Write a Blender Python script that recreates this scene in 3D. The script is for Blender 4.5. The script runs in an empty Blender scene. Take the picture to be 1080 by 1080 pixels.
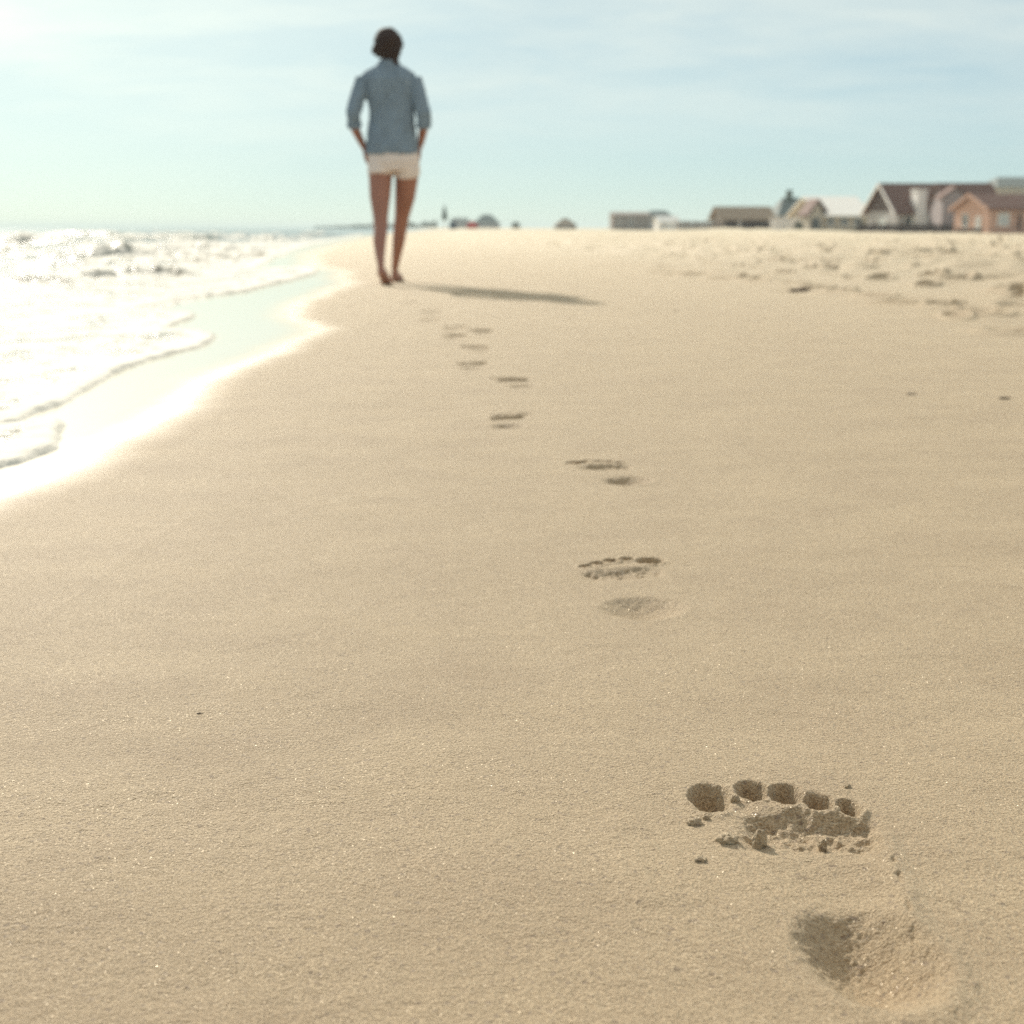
import bpy, bmesh, math, random
import numpy as np
from mathutils import Vector, Matrix, noise as mnoise

random.seed(7)
R = math.radians
SC = bpy.context.scene
COL = SC.collection
CAMH = 0.36
F = 1600.0                      # focal length in photo pixels (1080 wide)
PITCH = math.atan((540 - 240) / F)
CP, SP = math.cos(PITCH), math.sin(PITCH)
SKY_F0, SKY_VEIL, SKY_TINT = .62, .46, (.73, .92, .94)
CLOUD_C, CLOUD_SUN, CIRRUS_C = (6.75, 8.75, 9.25), (22., 22., 17.0), (10.6, 11.2, 10.4)
SUN_AZ, SUN_EL = -21.5, 26.5    # azimuth from +Y towards +X, elevation (degrees)

# ------------------------------------------------------------------ helpers
def ray(px, py):
    a = (px - 540) / F; b = -(py - 540) / F
    return (a, CP + b * SP, -SP + b * CP)

def at(px, py, Y):
    """world point seen at this place in the photo, at forward distance Y"""
    a, y, z = ray(px, py); t = Y / y
    return Vector((a * t, Y, CAMH + z * t))

def smooth(a, b, x):
    t = np.clip((x - a) / (b - a), 0, 1)
    return t * t * (3 - 2 * t)

def _hash(ix, iy, seed):
    h = (ix.astype(np.int64) * 374761393 + iy.astype(np.int64) * 668265263 + seed * 1274126177) & 0xffffffff
    h = ((h ^ (h >> 13)) * 1274126177) & 0xffffffff
    h = (h ^ (h >> 16)) & 0xffffffff
    return h / 4294967295.0

def vnoise(x, y, seed=0):
    ix = np.floor(x); iy = np.floor(y)
    fx = x - ix; fy = y - iy
    fx = fx * fx * fx * (fx * (fx * 6 - 15) + 10); fy = fy * fy * fy * (fy * (fy * 6 - 15) + 10)
    a = _hash(ix, iy, seed); b = _hash(ix + 1, iy, seed)
    c = _hash(ix, iy + 1, seed); d = _hash(ix + 1, iy + 1, seed)
    return (a * (1 - fx) + b * fx) * (1 - fy) + (c * (1 - fx) + d * fx) * fy - 0.5

def fbm(x, y, seed=0, octv=4, gain=0.5):
    s = 0.0; a = 1.0; f = 1.0
    for i in range(octv):
        s = s + a * vnoise(x * f + i * 17.3, y * f - i * 9.1, seed + i); a *= gain; f *= 2.03
    return s

# ------------------------------------------------------------------ beach terrain
WY = np.array([-60, -10, 0, 2.2, 6, 10, 14, 19.3, 31, 48, 73, 140, 300, 700, 2000, 8000.])
WX = np.array([-.75, -.74, -.74, -.76, -.95, -1.25, -1.7, -2.7, -4.0, -5.1, -6.7, -9.5, -15, -40, -200, -1500.])
def xw(y): return np.interp(y, WY, WX)
SEA = -0.042

def cross(s):
    up = 0.017 * np.clip(s, 0, 5) + .10 * smooth(2.0, 7.5, s) - 0.013
    dn = np.maximum(0.045 * np.minimum(s, 0), -4.0) - 0.013
    z = np.where(s > 0, up, dn)
    return z - 0.42 * smooth(14, 42, s) + 0.012 * smooth(5, 12, s)

def base_z(x, y):
    s = x - xw(y)
    z = cross(s)
    z = z + 0.010 * fbm(x * .9, y * .5, 3, 2) * smooth(-.2, 1.2, s)
    z = z + 0.0045 * fbm(x * 3.1 + y * .6, y * 2.3, 5, 2) * smooth(0.1, .8, s)
    z = z + .28 * smooth(48, 78, y) * smooth(11, 20, s) * (1 - smooth(100, 118, y)) * np.maximum(0, .08 + fbm(x * .12, y * .05, 301, 3))
    return z

def base1(x, y): return float(base_z(np.array([x]), np.array([y]))[0])

def ground(px, py):
    a, yy, zz = ray(px, py)
    z = 0.0
    for _ in range(12):
        t = (CAMH - z) / -zz
        z = base1(a * t, yy * t)
    return a * t, yy * t, z

# ---- polygons read on the beach (waterline, wet sand)
def gpoly(pts, zc=-0.014):
    out = []
    for px, py in pts:
        a, yy, zz = ray(px, py); t = (CAMH - zc) / -zz
        out.append((a * t, yy * t))
    return np.array(out)

def densify(P, n=6):
    out = []
    for i in range(len(P)):
        p0, p1, p2, p3 = P[i - 1], P[i], P[(i + 1) % len(P)], P[(i + 2) % len(P)]
        if i in (len(P) - 1, 0, len(P) - 2):
            out.append(p1); continue
        for k in range(n):
            t = k / n
            out.append(0.5 * ((2 * p1) + (p2 - p0) * t + (2 * p0 - 5 * p1 + 4 * p2 - p3) * t * t + (3 * p1 - p0 - 3 * p2 + p3) * t ** 3))
    return np.array(out)

def sdist(x, y, P):
    """signed distance to polygon P, positive inside"""
    d = np.full(x.shape, 1e9); inside = np.zeros(x.shape, bool)
    n = len(P)
    for i in range(n):
        ax, ay = P[i]; bx, by = P[(i + 1) % n]
        ex, ey = bx - ax, by - ay
        L = ex * ex + ey * ey + 1e-12
        t = np.clip(((x - ax) * ex + (y - ay) * ey) / L, 0, 1)
        d = np.minimum(d, (x - ax - t * ex) ** 2 + (y - ay - t * ey) ** 2)
        c = ((ay > y) != (by > y))
        if c.any():
            xi = ax + (y - ay) * ex / (ey if abs(ey) > 1e-12 else 1e-12)
            inside ^= c & (x < xi)
    return np.where(inside, 1, -1) * np.sqrt(d)

FAR_EDGE = [(267, 280), (296, 268), (333, 257), (368, 250.5), (388, 246.5)]
POLY_A = [(-260, 585), (-120, 530), (0, 494), (25, 488), (46, 480), (60, 473), (66, 464), (61, 457), (68, 447), (57, 444), (30, 446), (-60, 450), (-400, 452)]
POLY_B = [(-260, 500), (-60, 462), (20, 440), (46, 431), (75, 420), (96, 407), (128, 387), (148, 380), (200, 367), (228, 355), (218, 350), (196, 347), (176, 343),
          (190, 336), (203, 330), (194, 326), (150, 327), (60, 330), (-400, 335)]
POLY_D = [(-400, 352), (0, 334), (70, 326), (130, 318), (185, 311), (259, 304), (281, 299), (310, 294), (334, 287.5), (326, 283), (296, 282.5), (237, 283), (225, 283)]
WET = [(-260, 600), (-100, 545), (0, 509), (74, 474), (140, 440), (185, 407), (259, 374), (308, 348), (280, 333), (296, 318), (324, 307), (346, 300),
       (336, 293), (342, 287), (310, 280)] + [(p[0] + 12, p[1]) for p in FAR_EDGE[1:]]
def close_left(P, far=False):
    P = list(map(tuple, P))
    y1 = P[-1][1]; y0 = P[0][1]
    if far:
        P += [(xw(y) , y) for y in (140, 300, 700, 2000, 7000)]
        P += [(-9000, 7000)]
    else:
        P += [(-9000, y1)]
    P += [(-9000, y0)]
    return np.array(P)
PA = close_left(densify(gpoly(POLY_A)))
PB = close_left(densify(gpoly(POLY_B)))
PD = gpoly(POLY_D + FAR_EDGE); PD = close_left(densify(PD), True)
PW = gpoly(WET); PW[:, 0] += 0.0
PW = np.array([(-9000, -60), (-.62, -60), (-.60, -3)] + list(map(tuple, PW)) + [(xw(y) + .5, y) for y in (140, 300, 700, 2000, 7000)] + [(-9000, 7000)])

# ---- footprints
DENTS = []      # dicts in world metric
PRINTS = []     # per footprint: name info, parts
def dent(cx, cy, rx, ry, depth, ang=0., kind='round', tag=None):
    d = dict(c=(cx, cy), r=(rx, ry), depth=depth, ang=ang, kind=kind, tag=tag)
    DENTS.append(d); return d

def px_dent(px, py, rx, ry, depth, ang=0, kind='round', tag=None):
    x, y, z = ground(px, py)
    _, ya, _ = ground(px, py - ry); _, yb, _ = ground(px, py + ry)
    sl = math.hypot(y, CAMH)
    dent(x, y, rx / F * sl * .99, (ya - yb) / 2, depth, ang, kind, tag)

# nearest print (right foot), feature by feature
P0 = len(PRINTS)
PRINTS.append(dict(label='largest bare footprint nearest the camera, five deep toe holes and a round heel hollow', parts=True))
for (px, py, rx, ry, dp) in ((748.5, 841, 22, 14.5, .016), (792.5, 834, 17, 11.5, .0135), (828.5, 838, 17.5, 13, .0145), (863, 847, 16.5, 12, .0135), (895, 853, 13.5, 10.5, .012)):
    px_dent(px, py, rx, ry, dp, 0, 'toe', (P0, 'toe_print'))
px_dent(853, 880, 75, 21, .0066, -.22, 'ball', (P0, 'ball_print'))
px_dent(915, 1006, 64, 53, .0225, .1, 'heel', (P0, 'heel_print'))
px_dent(882, 934, 60, 44, .0046, .15, 'arch', (P0, 'arch_print'))

TOES = ((.031, .114, .0145, .0165, .0165), (.0090, .126, .0085, .0115, .0140), (-.0085, .121, .0085, .0115, .0140), (-.0245, .111, .0080, .0105, .0130), (-.0385, .098, .0075, .0095, .0125))
def template(hx, hy, ang, side, k, idx, scale=1.0, big=1.0):
    """print of one foot from its heel centre; side +1 right foot (big toe on the left), -1 left foot"""
    ca, sa = math.cos(ang), math.sin(ang)
    def W(lx, ly):
        lx = -lx * side * scale; ly = (ly + .075) * scale
        return hx + lx * ca - ly * sa, hy + lx * sa + ly * ca
    for i, (lx, ly, rx, ry, dp) in enumerate(TOES):
        x, y = W(lx, ly); q = big if i == 0 else random.uniform(.75, 1.15)
        dent(x, y, rx * scale * (1.0 + .25 * (q - 1)), ry * scale, dp * k * q, ang, 'toe', (idx, 'toe_print'))
    x, y = W(-.004, .058); dent(x, y, .043 * scale, .022 * scale, (.0042 if k < 1.3 else .0055) * k, ang - .12 * -side * -1, 'ball', (idx, 'ball_print'))
    x, y = W(-.008, -.075); dent(x, y, .034 * scale, .036 * scale, .0130 * min(k, 1.1), ang, 'heel', (idx, 'heel_print'))

def print_from(px_heel, px_toe, side, k, label, parts=False, big=1.0, scale=None):
    hx, hy, _ = ground(*px_heel)
    tx, ty, _ = ground(*px_toe)
    ang = math.atan2(-(tx - hx), ty - hy)
    ang = max(-.5, min(.5, ang))
    L = math.hypot(tx - hx, ty - hy)
    sc = scale or max(.85, min(1.1, L / .19))
    PRINTS.append(dict(label=label, parts=parts))
    template(hx, hy, ang, side, k, len(PRINTS) - 1, sc, big)

print_from((687, 641), (654, 592.5), -1, 1.0, 'second nearest bare footprint, its toe holes rising to a big toe hole at the right', True, 1.1)
print_from((656, 507), (627, 487.5), 1, 1.25, 'third nearest bare footprint, one dark big toe hole at its left end', True, 1.4)
print_from((541, 449), (537, 437), -1, 1.5, 'fourth nearest footprint, tilted toe row with a dark left end', False, 1.0)
print_from((549, 407), (541, 402), 1, 1.6, 'fifth nearest footprint, flat toe row with one dark hole at its left end', False, 1.3, .98)
print_from((503, 388), (499, 383.5), -1, 2.8, 'footprint below the small cluster of prints, a dark slanting streak', False, 1.0, .98)
print_from((507, 370), (503, 367.2), 1, 2.2, 'faint footprint just above the dark slanting print', False, 1.0, .98)
print_from((481, 357), (480, 354), -1, 3.6, 'dark footprint at the lower left of the distant cluster of prints', False, 1.0, .95)
print_from((509, 352), (507, 348.5), 1, 3.6, 'dark footprint at the right of the distant cluster of prints', False, 1.0, .95)
print_from((481, 348), (480, 345.5), -1, 2.4, 'pale footprint at the upper left of the distant cluster of prints', False, 1.0, .95)
print_from((456, 339), (455, 337), -1, 2.6, 'shallow footprint left of and beyond the distant cluster', False, 1.0, .95)
print_from((455, 331), (454, 329), 1, 2.5, 'shallow footprint second nearest to the walking woman', False, 1.0, .95)
print_from((432, 321), (431, 319), -1, 2.4, 'faint footprint nearest to the walking woman, short of her shadow', False, 1.0, .95)

def dent_z(x, y, fine):
    """depth of all prints at the points; also which print and part each point belongs to"""
    z = np.zeros_like(x); own = np.full(x.shape, -1, int); part = np.full(x.shape, -1, int); best = np.full(x.shape, 0.0)
    for i, d in enumerate(DENTS):
        cx, cy = d['c']; rx, ry = d['r']; m = 3.2 * max(rx, ry)
        j0, j1 = np.searchsorted(y[:, 0], (cy - m, cy + m))
        if j1 <= j0: continue
        sel = np.zeros(x.shape, bool); sel[j0:j1] = np.abs(x[j0:j1] - cx) < m
        if not sel.any(): continue
        X = x[sel] - cx; Y = y[sel] - cy
        ca, sa = math.cos(d['ang']), math.sin(d['ang'])
        u = (X * ca + Y * sa) / rx; v = (-X * sa + Y * ca) / ry
        ka = .45 if d['kind'] == 'heel' else 1.0
        wob = 1 + ka * (.14 * vnoise(X * 140 + i * 7, Y * 140, 11) + .07 * vnoise(X * 420 + i * 3, Y * 420, 12))
        r = np.sqrt(u * u + v * v) * wob
        D = d['depth']
        if d['kind'] == 'toe':
            zz = -D * smooth(1.08, .52, r) + .0016 * np.exp(-((r - 1.28) / .22) ** 2) * (.5 + .5 * np.clip(-v, -1, 1)) * (1 + 1.2 * vnoise(X * 300, Y * 300, 21))
        elif d['kind'] == 'ball':
            side = smooth(1.02, .72, np.abs(u) * wob)
            vv = v * wob
            step = smooth(1.0, .45, vv) * smooth(-1.5, .25, vv)
            zz = -D * side * step
            zz += min(.0032, .5 * D) * side * smooth(.95, .6, np.abs(u)) * np.exp(-((vv - 1.22) / .26) ** 2)
            zz += .0040 * smooth(.2, .9, side * step) * fbm(X * 160, Y * 160, 31, 3)
        elif d['kind'] == 'arch':
            zz = -D * smooth(1.15, .2, r)
        else:
            rc = 1.22; zz = -D * np.where(r < rc, 1 - (np.minimum(r, rc) / rc) ** 2, 0) ** (1.7 if D > .0145 else 1.35)
            zz = zz + (.0005 * fbm(X * 150, Y * 150, 33, 3) + .0004 * vnoise(X * 270, Y * 270, 35) + .0011 * vnoise(X * 520, Y * 520, 36)) * smooth(1.1, .6, r) * min(1.0, D / .02)
            zz += (.0026 if D > .0145 else .0008) * np.exp(-((r - 1.27) / .21) ** 2) * np.clip(.35 + .75 * u * .7 - .55 * v, 0, 1.2)
        z[sel] += zz
        lim = {'toe': 1.35, 'ball': 1.25, 'heel': 1.30, 'arch': 1.0}[d['kind']]
        rr = np.maximum(np.abs(u), np.abs(v) * .8) if d['kind'] == 'ball' else np.sqrt(u * u + v * v)
        sc_ = np.where(rr < lim, 1.0 - rr / lim, 0)
        if d['kind'] == 'toe': sc_ = sc_ * 1.6
        upd = sc_ > best[sel]
        b = best[sel]; o = own[sel]; p = part[sel]
        b[upd] = sc_[upd]; o[upd] = d['tag'][0]; p[upd] = i
        best[sel] = b; own[sel] = o; part[sel] = p
    return z, own, part

# pushed-up plate on the outer side of the nearest print and its crack
CR = [ground(*p)[:2] for p in ((935, 884), (944, 915), (957, 950), (963, 985), (968, 1010))]
FLAP = [ground(*p)[:2] for p in ((655, 868), (650, 893), (662, 918), (690, 945))]
def near_line(x, y, pts):
    d_ = np.full(x.shape, 9.0); P_ = np.array(pts); k = (x > P_[:, 0].min() - .05) & (x < P_[:, 0].max() + .05) & (y > P_[:, 1].min() - .05) & (y < P_[:, 1].max() + .05)
    x, y = x[k], y[k]; d = np.full(x.shape, 9.0)
    for (ax, ay), (bx, by) in zip(pts, pts[1:]):
        ex, ey = bx - ax, by - ay
        t = np.clip(((x - ax) * ex + (y - ay) * ey) / (ex * ex + ey * ey), 0, 1)
        d = np.minimum(d, np.hypot(x - ax - t * ex, y - ay - t * ey))
    d_[k] = d
    return d_

DIMP = []
rng = np.random.RandomState(4)
for i in range(2800):                      # trampled dry sand: old scuffs and prints far up the beach
    y = 4.2 * (26 ** rng.rand()); s = 2.5 + 13 * rng.rand() ** 1.0
    x = float(xw(np.array(y))) + s
    if x > .5 * y + 3: continue
    DIMP.append((x, y, rng.uniform(.03, .09), rng.uniform(.05, .13), rng.uniform(.025, .075) * (1.0 if s > 3.6 else .6), rng.uniform(-.9, .9)))

def sand_z(x, y, spacing):
    s = x - xw(y)
    z = base_z(x, y)
    rum = smooth(2.2, 4.6, s + .5 * fbm(x * .8, y * .35, 41, 2)) * (1 - .6 * smooth(60, 200, y))
    z = z + rum * (.074 * fbm(x * 1.3, y * 1.0, 42, 3) + .056 * fbm(x * 3.7, y * 3.1, 47, 2) * (1 - smooth(30, 70, y)))
    for (cx, cy, rx, ry, dp, an) in DIMP:
        m = 2.2 * max(rx, ry)
        j0, j1 = np.searchsorted(y[:, 0], (cy - m, cy + m))
        if j1 <= j0: continue
        mid = x[(j0 + j1) // 2]; half = m + .02 * abs(cx) + (x[j1 - 1] - x[j0]).max() * 0
        lo = np.minimum(x[j0], x[j1 - 1]); hi = np.maximum(x[j0], x[j1 - 1])
        kc = np.nonzero((hi > cx - m) & (lo < cx + m))[0]
        if not len(kc): continue
        k0, k1 = kc[0], kc[-1] + 1
        X = x[j0:j1, k0:k1] - cx; Y = y[j0:j1, k0:k1] - cy
        k = np.abs(X) < m
        ca, sa = math.cos(an), math.sin(an)
        u = (X * ca + Y * sa) / rx; v = (-X * sa + Y * ca) / ry
        r = np.sqrt(u * u + v * v)
        z[j0:j1, k0:k1] += np.where(k, -dp * smooth(1.15, .3, r) + .4 * dp * np.exp(-((r - 1.35) / .3) ** 2), 0)
    # wrack ridge
    z = z + .012 * np.exp(-((s - 2.75 - .3 * vnoise(y * .5, y * 0, 9)) / .10) ** 2) * smooth(4.5, 6, y) * (1 - smooth(14, 20, y)) * (.6 + vnoise(x * 9, y * 9, 51))
    for (off, sd_) in ((.34, 201), (.62, 203), (1.05, 205), (1.5, 207)):
        lineo = s - off - .22 * vnoise(y * .9 + sd_, y * 0, sd_) - .05 * vnoise(y * 4.1, y * 0 + 3, sd_ + 1)
        z = z + .0005 * np.exp(-np.abs(lineo) / .010) * smooth(-.03, .02, -lineo + .02) * smooth(-.25, .2, vnoise(y * .7, y * 0 + 9, sd_))
    # fine lumps, only where the sheet is fine enough to carry them
    dryk = smooth(.05, .5, s)
    for lam, amp, sd in ((.06, .0006, 61), (.017, .00042, 62), (.0065, .00042, 63)):
        fade = 1 - smooth(.22, .42, spacing / lam)
        z = z + amp * fade * dryk * 2 * vnoise(x / lam * .85 + y / lam * .3, y / lam, sd)
    dz, own, part = dent_z(x, y, spacing)
    z = z + dz
    dc = near_line(x, y, CR)
    z = z + .0028 * np.exp(-(dc / .007) ** 2) - .0022 * np.exp(-(dc / .0014) ** 2) * smooth(.0, .25, vnoise(x * 110, y * 110, 71))
    df = near_line(x, y, FLAP)
    z = z + .0016 * np.exp(-(df / .012) ** 2)
    return z, own, part

# ------------------------------------------------------------------ materials
def nt(name):
    m = bpy.data.materials.new(name); m.use_nodes = True
    t = m.node_tree
    for n in list(t.nodes): t.nodes.remove(n)
    o = t.nodes.new('ShaderNodeOutputMaterial'); return m, t, o
def N(t, kind, **kw):
    n = t.nodes.new(kind)
    for k, v in kw.items():
        if k in n.inputs.keys() if isinstance(k, str) else False: n.inputs[k].default_value = v
        else: setattr(n, k, v)
    return n
def ramp(t, fac, stops):
    r = t.nodes.new('ShaderNodeValToRGB'); e = r.color_ramp.elements
    while len(e) < len(stops): e.new(.5)
    for i, (p, c) in enumerate(stops):
        e[i].position = p; e[i].color = (*c, 1) if len(c) == 3 else c
    t.links.new(fac, r.inputs[0]); return r.outputs[0]
def noise_n(t, vec, scale, detail=3, rough=.5):
    n = t.nodes.new('ShaderNodeTexNoise'); n.inputs['Scale'].default_value = scale
    n.inputs['Detail'].default_value = detail; n.inputs['Roughness'].default_value = rough
    if vec is not None: t.links.new(vec, n.inputs['Vector'])
    return n
def math_n(t, op, a, b=None):
    n = t.nodes.new('ShaderNodeMath'); n.operation = op
    for i, v in enumerate((a, b)):
        if v is None: continue
        if hasattr(v, 'is_linked') or hasattr(v, 'links'): t.links.new(v, n.inputs[i])
        else: n.inputs[i].default_value = v
    return n.outputs[0]
def mixc(t, f, a, b, blend='MIX'):
    n = t.nodes.new('ShaderNodeMix'); n.data_type = 'RGBA'; n.blend_type = blend
    for s, v in ((n.inputs[0], f), (n.inputs[6], a), (n.inputs[7], b)):
        if hasattr(v, 'links'): t.links.new(v, s)
        elif isinstance(v, (int, float)): s.default_value = v
        else: s.default_value = (*v, 1) if len(v) == 3 else v
    return n.outputs[2]

def sand_material():
    m, t, o = nt('sand')
    L = t.links.new
    pos = N(t, 'ShaderNodeNewGeometry').outputs['Position']
    wet = N(t, 'ShaderNodeAttribute', attribute_name='wet').outputs['Fac']
    dry = N(t, 'ShaderNodeAttribute', attribute_name='dry').outputs['Fac']
    g1 = noise_n(t, pos, 620, 2, .6).outputs['Fac']
    g2 = noise_n(t, pos, 1900, 1, .5).outputs['Fac']
    big = noise_n(t, pos, 7, 3, .55).outputs['Fac']
    mp = N(t, 'ShaderNodeMapping'); mp.inputs['Scale'].default_value = (.35, 1.5, 1); L(pos, mp.inputs[0])
    strk = noise_n(t, mp.outputs[0], 5, 4, .6).outputs['Fac']
    c = ramp(t, g1, [(.36, (.19, .123, .066)), (.5, (.47, .345, .203)), (.64, (.775, .612, .40))])
    c = mixc(t, .55, c, ramp(t, g2, [(.28, (.25, .165, .088)), (.55, (.49, .356, .206)), (.80, (.85, .70, .475))]))
    vd = t.nodes.new('ShaderNodeTexVoronoi'); vd.inputs['Scale'].default_value = 430; L(pos, vd.inputs['Vector'])
    sepd = N(t, 'ShaderNodeSeparateColor'); L(vd.outputs['Color'], sepd.inputs[0])
    c = mixc(t, math_n(t, 'MULTIPLY', math_n(t, 'GREATER_THAN', sepd.outputs[2], .972), .6), c, (.16, .09, .06))
    c = mixc(t, 1, c, ramp(t, big, [(.28, (.90, .87, .85)), (.5, (1, 1, 1)), (.72, (1.08, 1.09, 1.09))]), 'MULTIPLY')
    c = mixc(t, 1, c, ramp(t, strk, [(.3, (.93, .91, .88)), (.7, (1.06, 1.07, 1.08))]), 'MULTIPLY')
    c = mixc(t, 1, c, (.97, .94, .905), 'MULTIPLY')
    c = mixc(t, math_n(t, 'MULTIPLY', dry, .75), c, mixc(t, .7, (.66, .60, .47), mixc(t, 1, c, (1.0, 1.0, 1.0), 'MULTIPLY')))
    c = mixc(t, math_n(t, 'MULTIPLY', wet, .85), c, mixc(t, 1, c, (.60, .56, .52), 'MULTIPLY'))
    # surface grain
    inv = math_n(t, 'SUBTRACT', 1.0, wet)
    b0 = noise_n(t, pos, 260, 2, .6).outputs['Fac']
    hsum = math_n(t, 'ADD', math_n(t, 'ADD', math_n(t, 'MULTIPLY', b0, .9), math_n(t, 'MULTIPLY', g1, 1.3)), math_n(t, 'MULTIPLY', g2, .35))
    bp = N(t, 'ShaderNodeBump'); bp.inputs['Distance'].default_value = .0030
    L(hsum, bp.inputs['Height']); L(math_n(t, 'MULTIPLY', math_n(t, 'POWER', inv, 1.5), .95), bp.inputs['Strength'])
    p = N(t, 'ShaderNodeBsdfPrincipled'); L(c, p.inputs['Base Color']); L(bp.outputs[0], p.inputs['Normal'])
    rr = N(t, 'ShaderNodeMapRange'); L(wet, rr.inputs[0]); rr.inputs[3].default_value = .62; rr.inputs[4].default_value = .22
    L(math_n(t, 'POWER', wet, 2.0), p.inputs['Coat Weight']); p.inputs['Coat Roughness'].default_value = .06; p.inputs['Coat IOR'].default_value = 1.38
    p.inputs['Sheen Weight'].default_value = .62; p.inputs['Sheen Roughness'].default_value = .42; p.inputs['Sheen Tint'].default_value = (1, .97, .76, 1)
    L(rr.outputs[0], p.inputs['Roughness']); p.inputs['IOR'].default_value = 1.4; p.inputs['Specular IOR Level'].default_value = .30
    # mica glints
    v = t.nodes.new('ShaderNodeTexVoronoi'); v.inputs['Scale'].default_value = 1000; L(pos, v.inputs['Vector'])
    nm = N(t, 'ShaderNodeVectorMath', operation='MULTIPLY_ADD'); L(v.outputs['Color'], nm.inputs[0])
    nm.inputs[1].default_value = (1.7, 1.7, .2); nm.inputs[2].default_value = (-.85, -.85, .55)
    nn = N(t, 'ShaderNodeVectorMath', operation='NORMALIZE'); L(nm.outputs[0], nn.inputs[0])
    gl = N(t, 'ShaderNodeBsdfGlossy'); gl.inputs['Roughness'].default_value = .42; gl.inputs['Color'].default_value = (1, .92, .76, 1)
    L(nn.outputs[0], gl.inputs['Normal'])
    v2 = t.nodes.new('ShaderNodeTexVoronoi'); v2.inputs['Scale'].default_value = 1000; L(pos, v2.inputs['Vector'])
    ad = N(t, 'ShaderNodeVectorMath', operation='MULTIPLY'); L(v2.outputs['Position'], ad.inputs[0]); ad.inputs[1].default_value = (37.7, 91.3, 53.1)
    wn = N(t, 'ShaderNodeTexWhiteNoise'); L(ad.outputs[0], wn.inputs['Vector'])
    fac = math_n(t, 'MULTIPLY', math_n(t, 'MULTIPLY', math_n(t, 'GREATER_THAN', wn.outputs['Value'], .90), math_n(t, 'LESS_THAN', v2.outputs['Distance'], .45)), inv)
    mx = N(t, 'ShaderNodeMixShader'); L(math_n(t, 'MULTIPLY', math_n(t, 'MULTIPLY', fac, ramp(t, noise_n(t, pos, 16, 3, .6).outputs['Fac'], [(.40, (.2, .2, .2)), (.66, (1, 1, 1))])), .13), mx.inputs[0]); L(p.outputs[0], mx.inputs[1]); L(gl.outputs[0], mx.inputs[2])
    L(mx.outputs[0], o.inputs[0]); return m

def water_material():
    m, t, o = nt('sea_water'); L = t.links.new
    pos = N(t, 'ShaderNodeNewGeometry').outputs['Position']
    foam = N(t, 'ShaderNodeAttribute', attribute_name='foam').outputs['Fac']
    shal = N(t, 'ShaderNodeAttribute', attribute_name='shallow').outputs['Fac']
    n1 = noise_n(t, pos, 24, 5, .65).outputs['Fac']
    n2 = noise_n(t, pos, 3.0, 4, .6).outputs['Fac']
    vor = t.nodes.new('ShaderNodeTexVoronoi'); vor.feature = 'DISTANCE_TO_EDGE'; vor.inputs['Scale'].default_value = 7
    wv = N(t, 'ShaderNodeVectorMath', operation='ADD'); L(pos, wv.inputs[0])
    nz = noise_n(t, pos, 5, 3); sc_ = N(t, 'ShaderNodeVectorMath', operation='SCALE'); L(nz.outputs['Color'], sc_.inputs[0]); sc_.inputs['Scale'].default_value = .25
    L(sc_.outputs[0], wv.inputs[1]); L(wv.outputs[0], vor.inputs['Vector'])
    lace = math_n(t, 'SUBTRACT', .16, vor.outputs['Distance'])
    k = math_n(t, 'ADD', math_n(t, 'MULTIPLY', lace, 1.2), math_n(t, 'ADD', math_n(t, 'MULTIPLY', math_n(t, 'SUBTRACT', n1, .5), 1.1), math_n(t, 'MULTIPLY', math_n(t, 'SUBTRACT', n2, .5), 1.4)))
    k = math_n(t, 'ADD', k, math_n(t, 'SUBTRACT', math_n(t, 'MULTIPLY', foam, 2.2), 1.0))
    fm = ramp(t, k, [(.0, (0, 0, 0)), (.28, (1, 1, 1))])
    base = mixc(t, shal, (.045, .075, .075), (.26, .21, .15))
    w = N(t, 'ShaderNodeBsdfPrincipled'); L(base, w.inputs['Base Color']); w.inputs['Roughness'].default_value = .09; w.inputs['IOR'].default_value = 1.33
    rip = noise_n(t, pos, 9, 4, .6).outputs['Fac']; rip2 = noise_n(t, pos, 1.6, 3, .6).outputs['Fac']
    bp = N(t, 'ShaderNodeBump'); bp.inputs['Distance'].default_value = .05; bp.inputs['Strength'].default_value = .55
    L(math_n(t, 'ADD', rip, math_n(t, 'MULTIPLY', rip2, 3.0)), bp.inputs['Height']); L(bp.outputs[0], w.inputs['Normal'])
    f = N(t, 'ShaderNodeBsdfPrincipled'); f.inputs['Base Color'].default_value = (.69, .685, .61, 1); f.inputs['Roughness'].default_value = .8; f.inputs['Specular IOR Level'].default_value = .1
    f.inputs['Subsurface Weight'].default_value = 0.0
    bf = N(t, 'ShaderNodeBump'); bf.inputs['Distance'].default_value = .006; bf.inputs['Strength'].default_value = .6
    L(noise_n(t, pos, 90, 4, .6).outputs['Fac'], bf.inputs['Height']); L(bf.outputs[0], f.inputs['Normal'])
    mx = N(t, 'ShaderNodeMixShader'); L(fm, mx.inputs[0]); L(w.outputs[0], mx.inputs[1]); L(f.outputs[0], mx.inputs[2])
    L(mx.outputs[0], o.inputs[0]); return m

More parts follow.
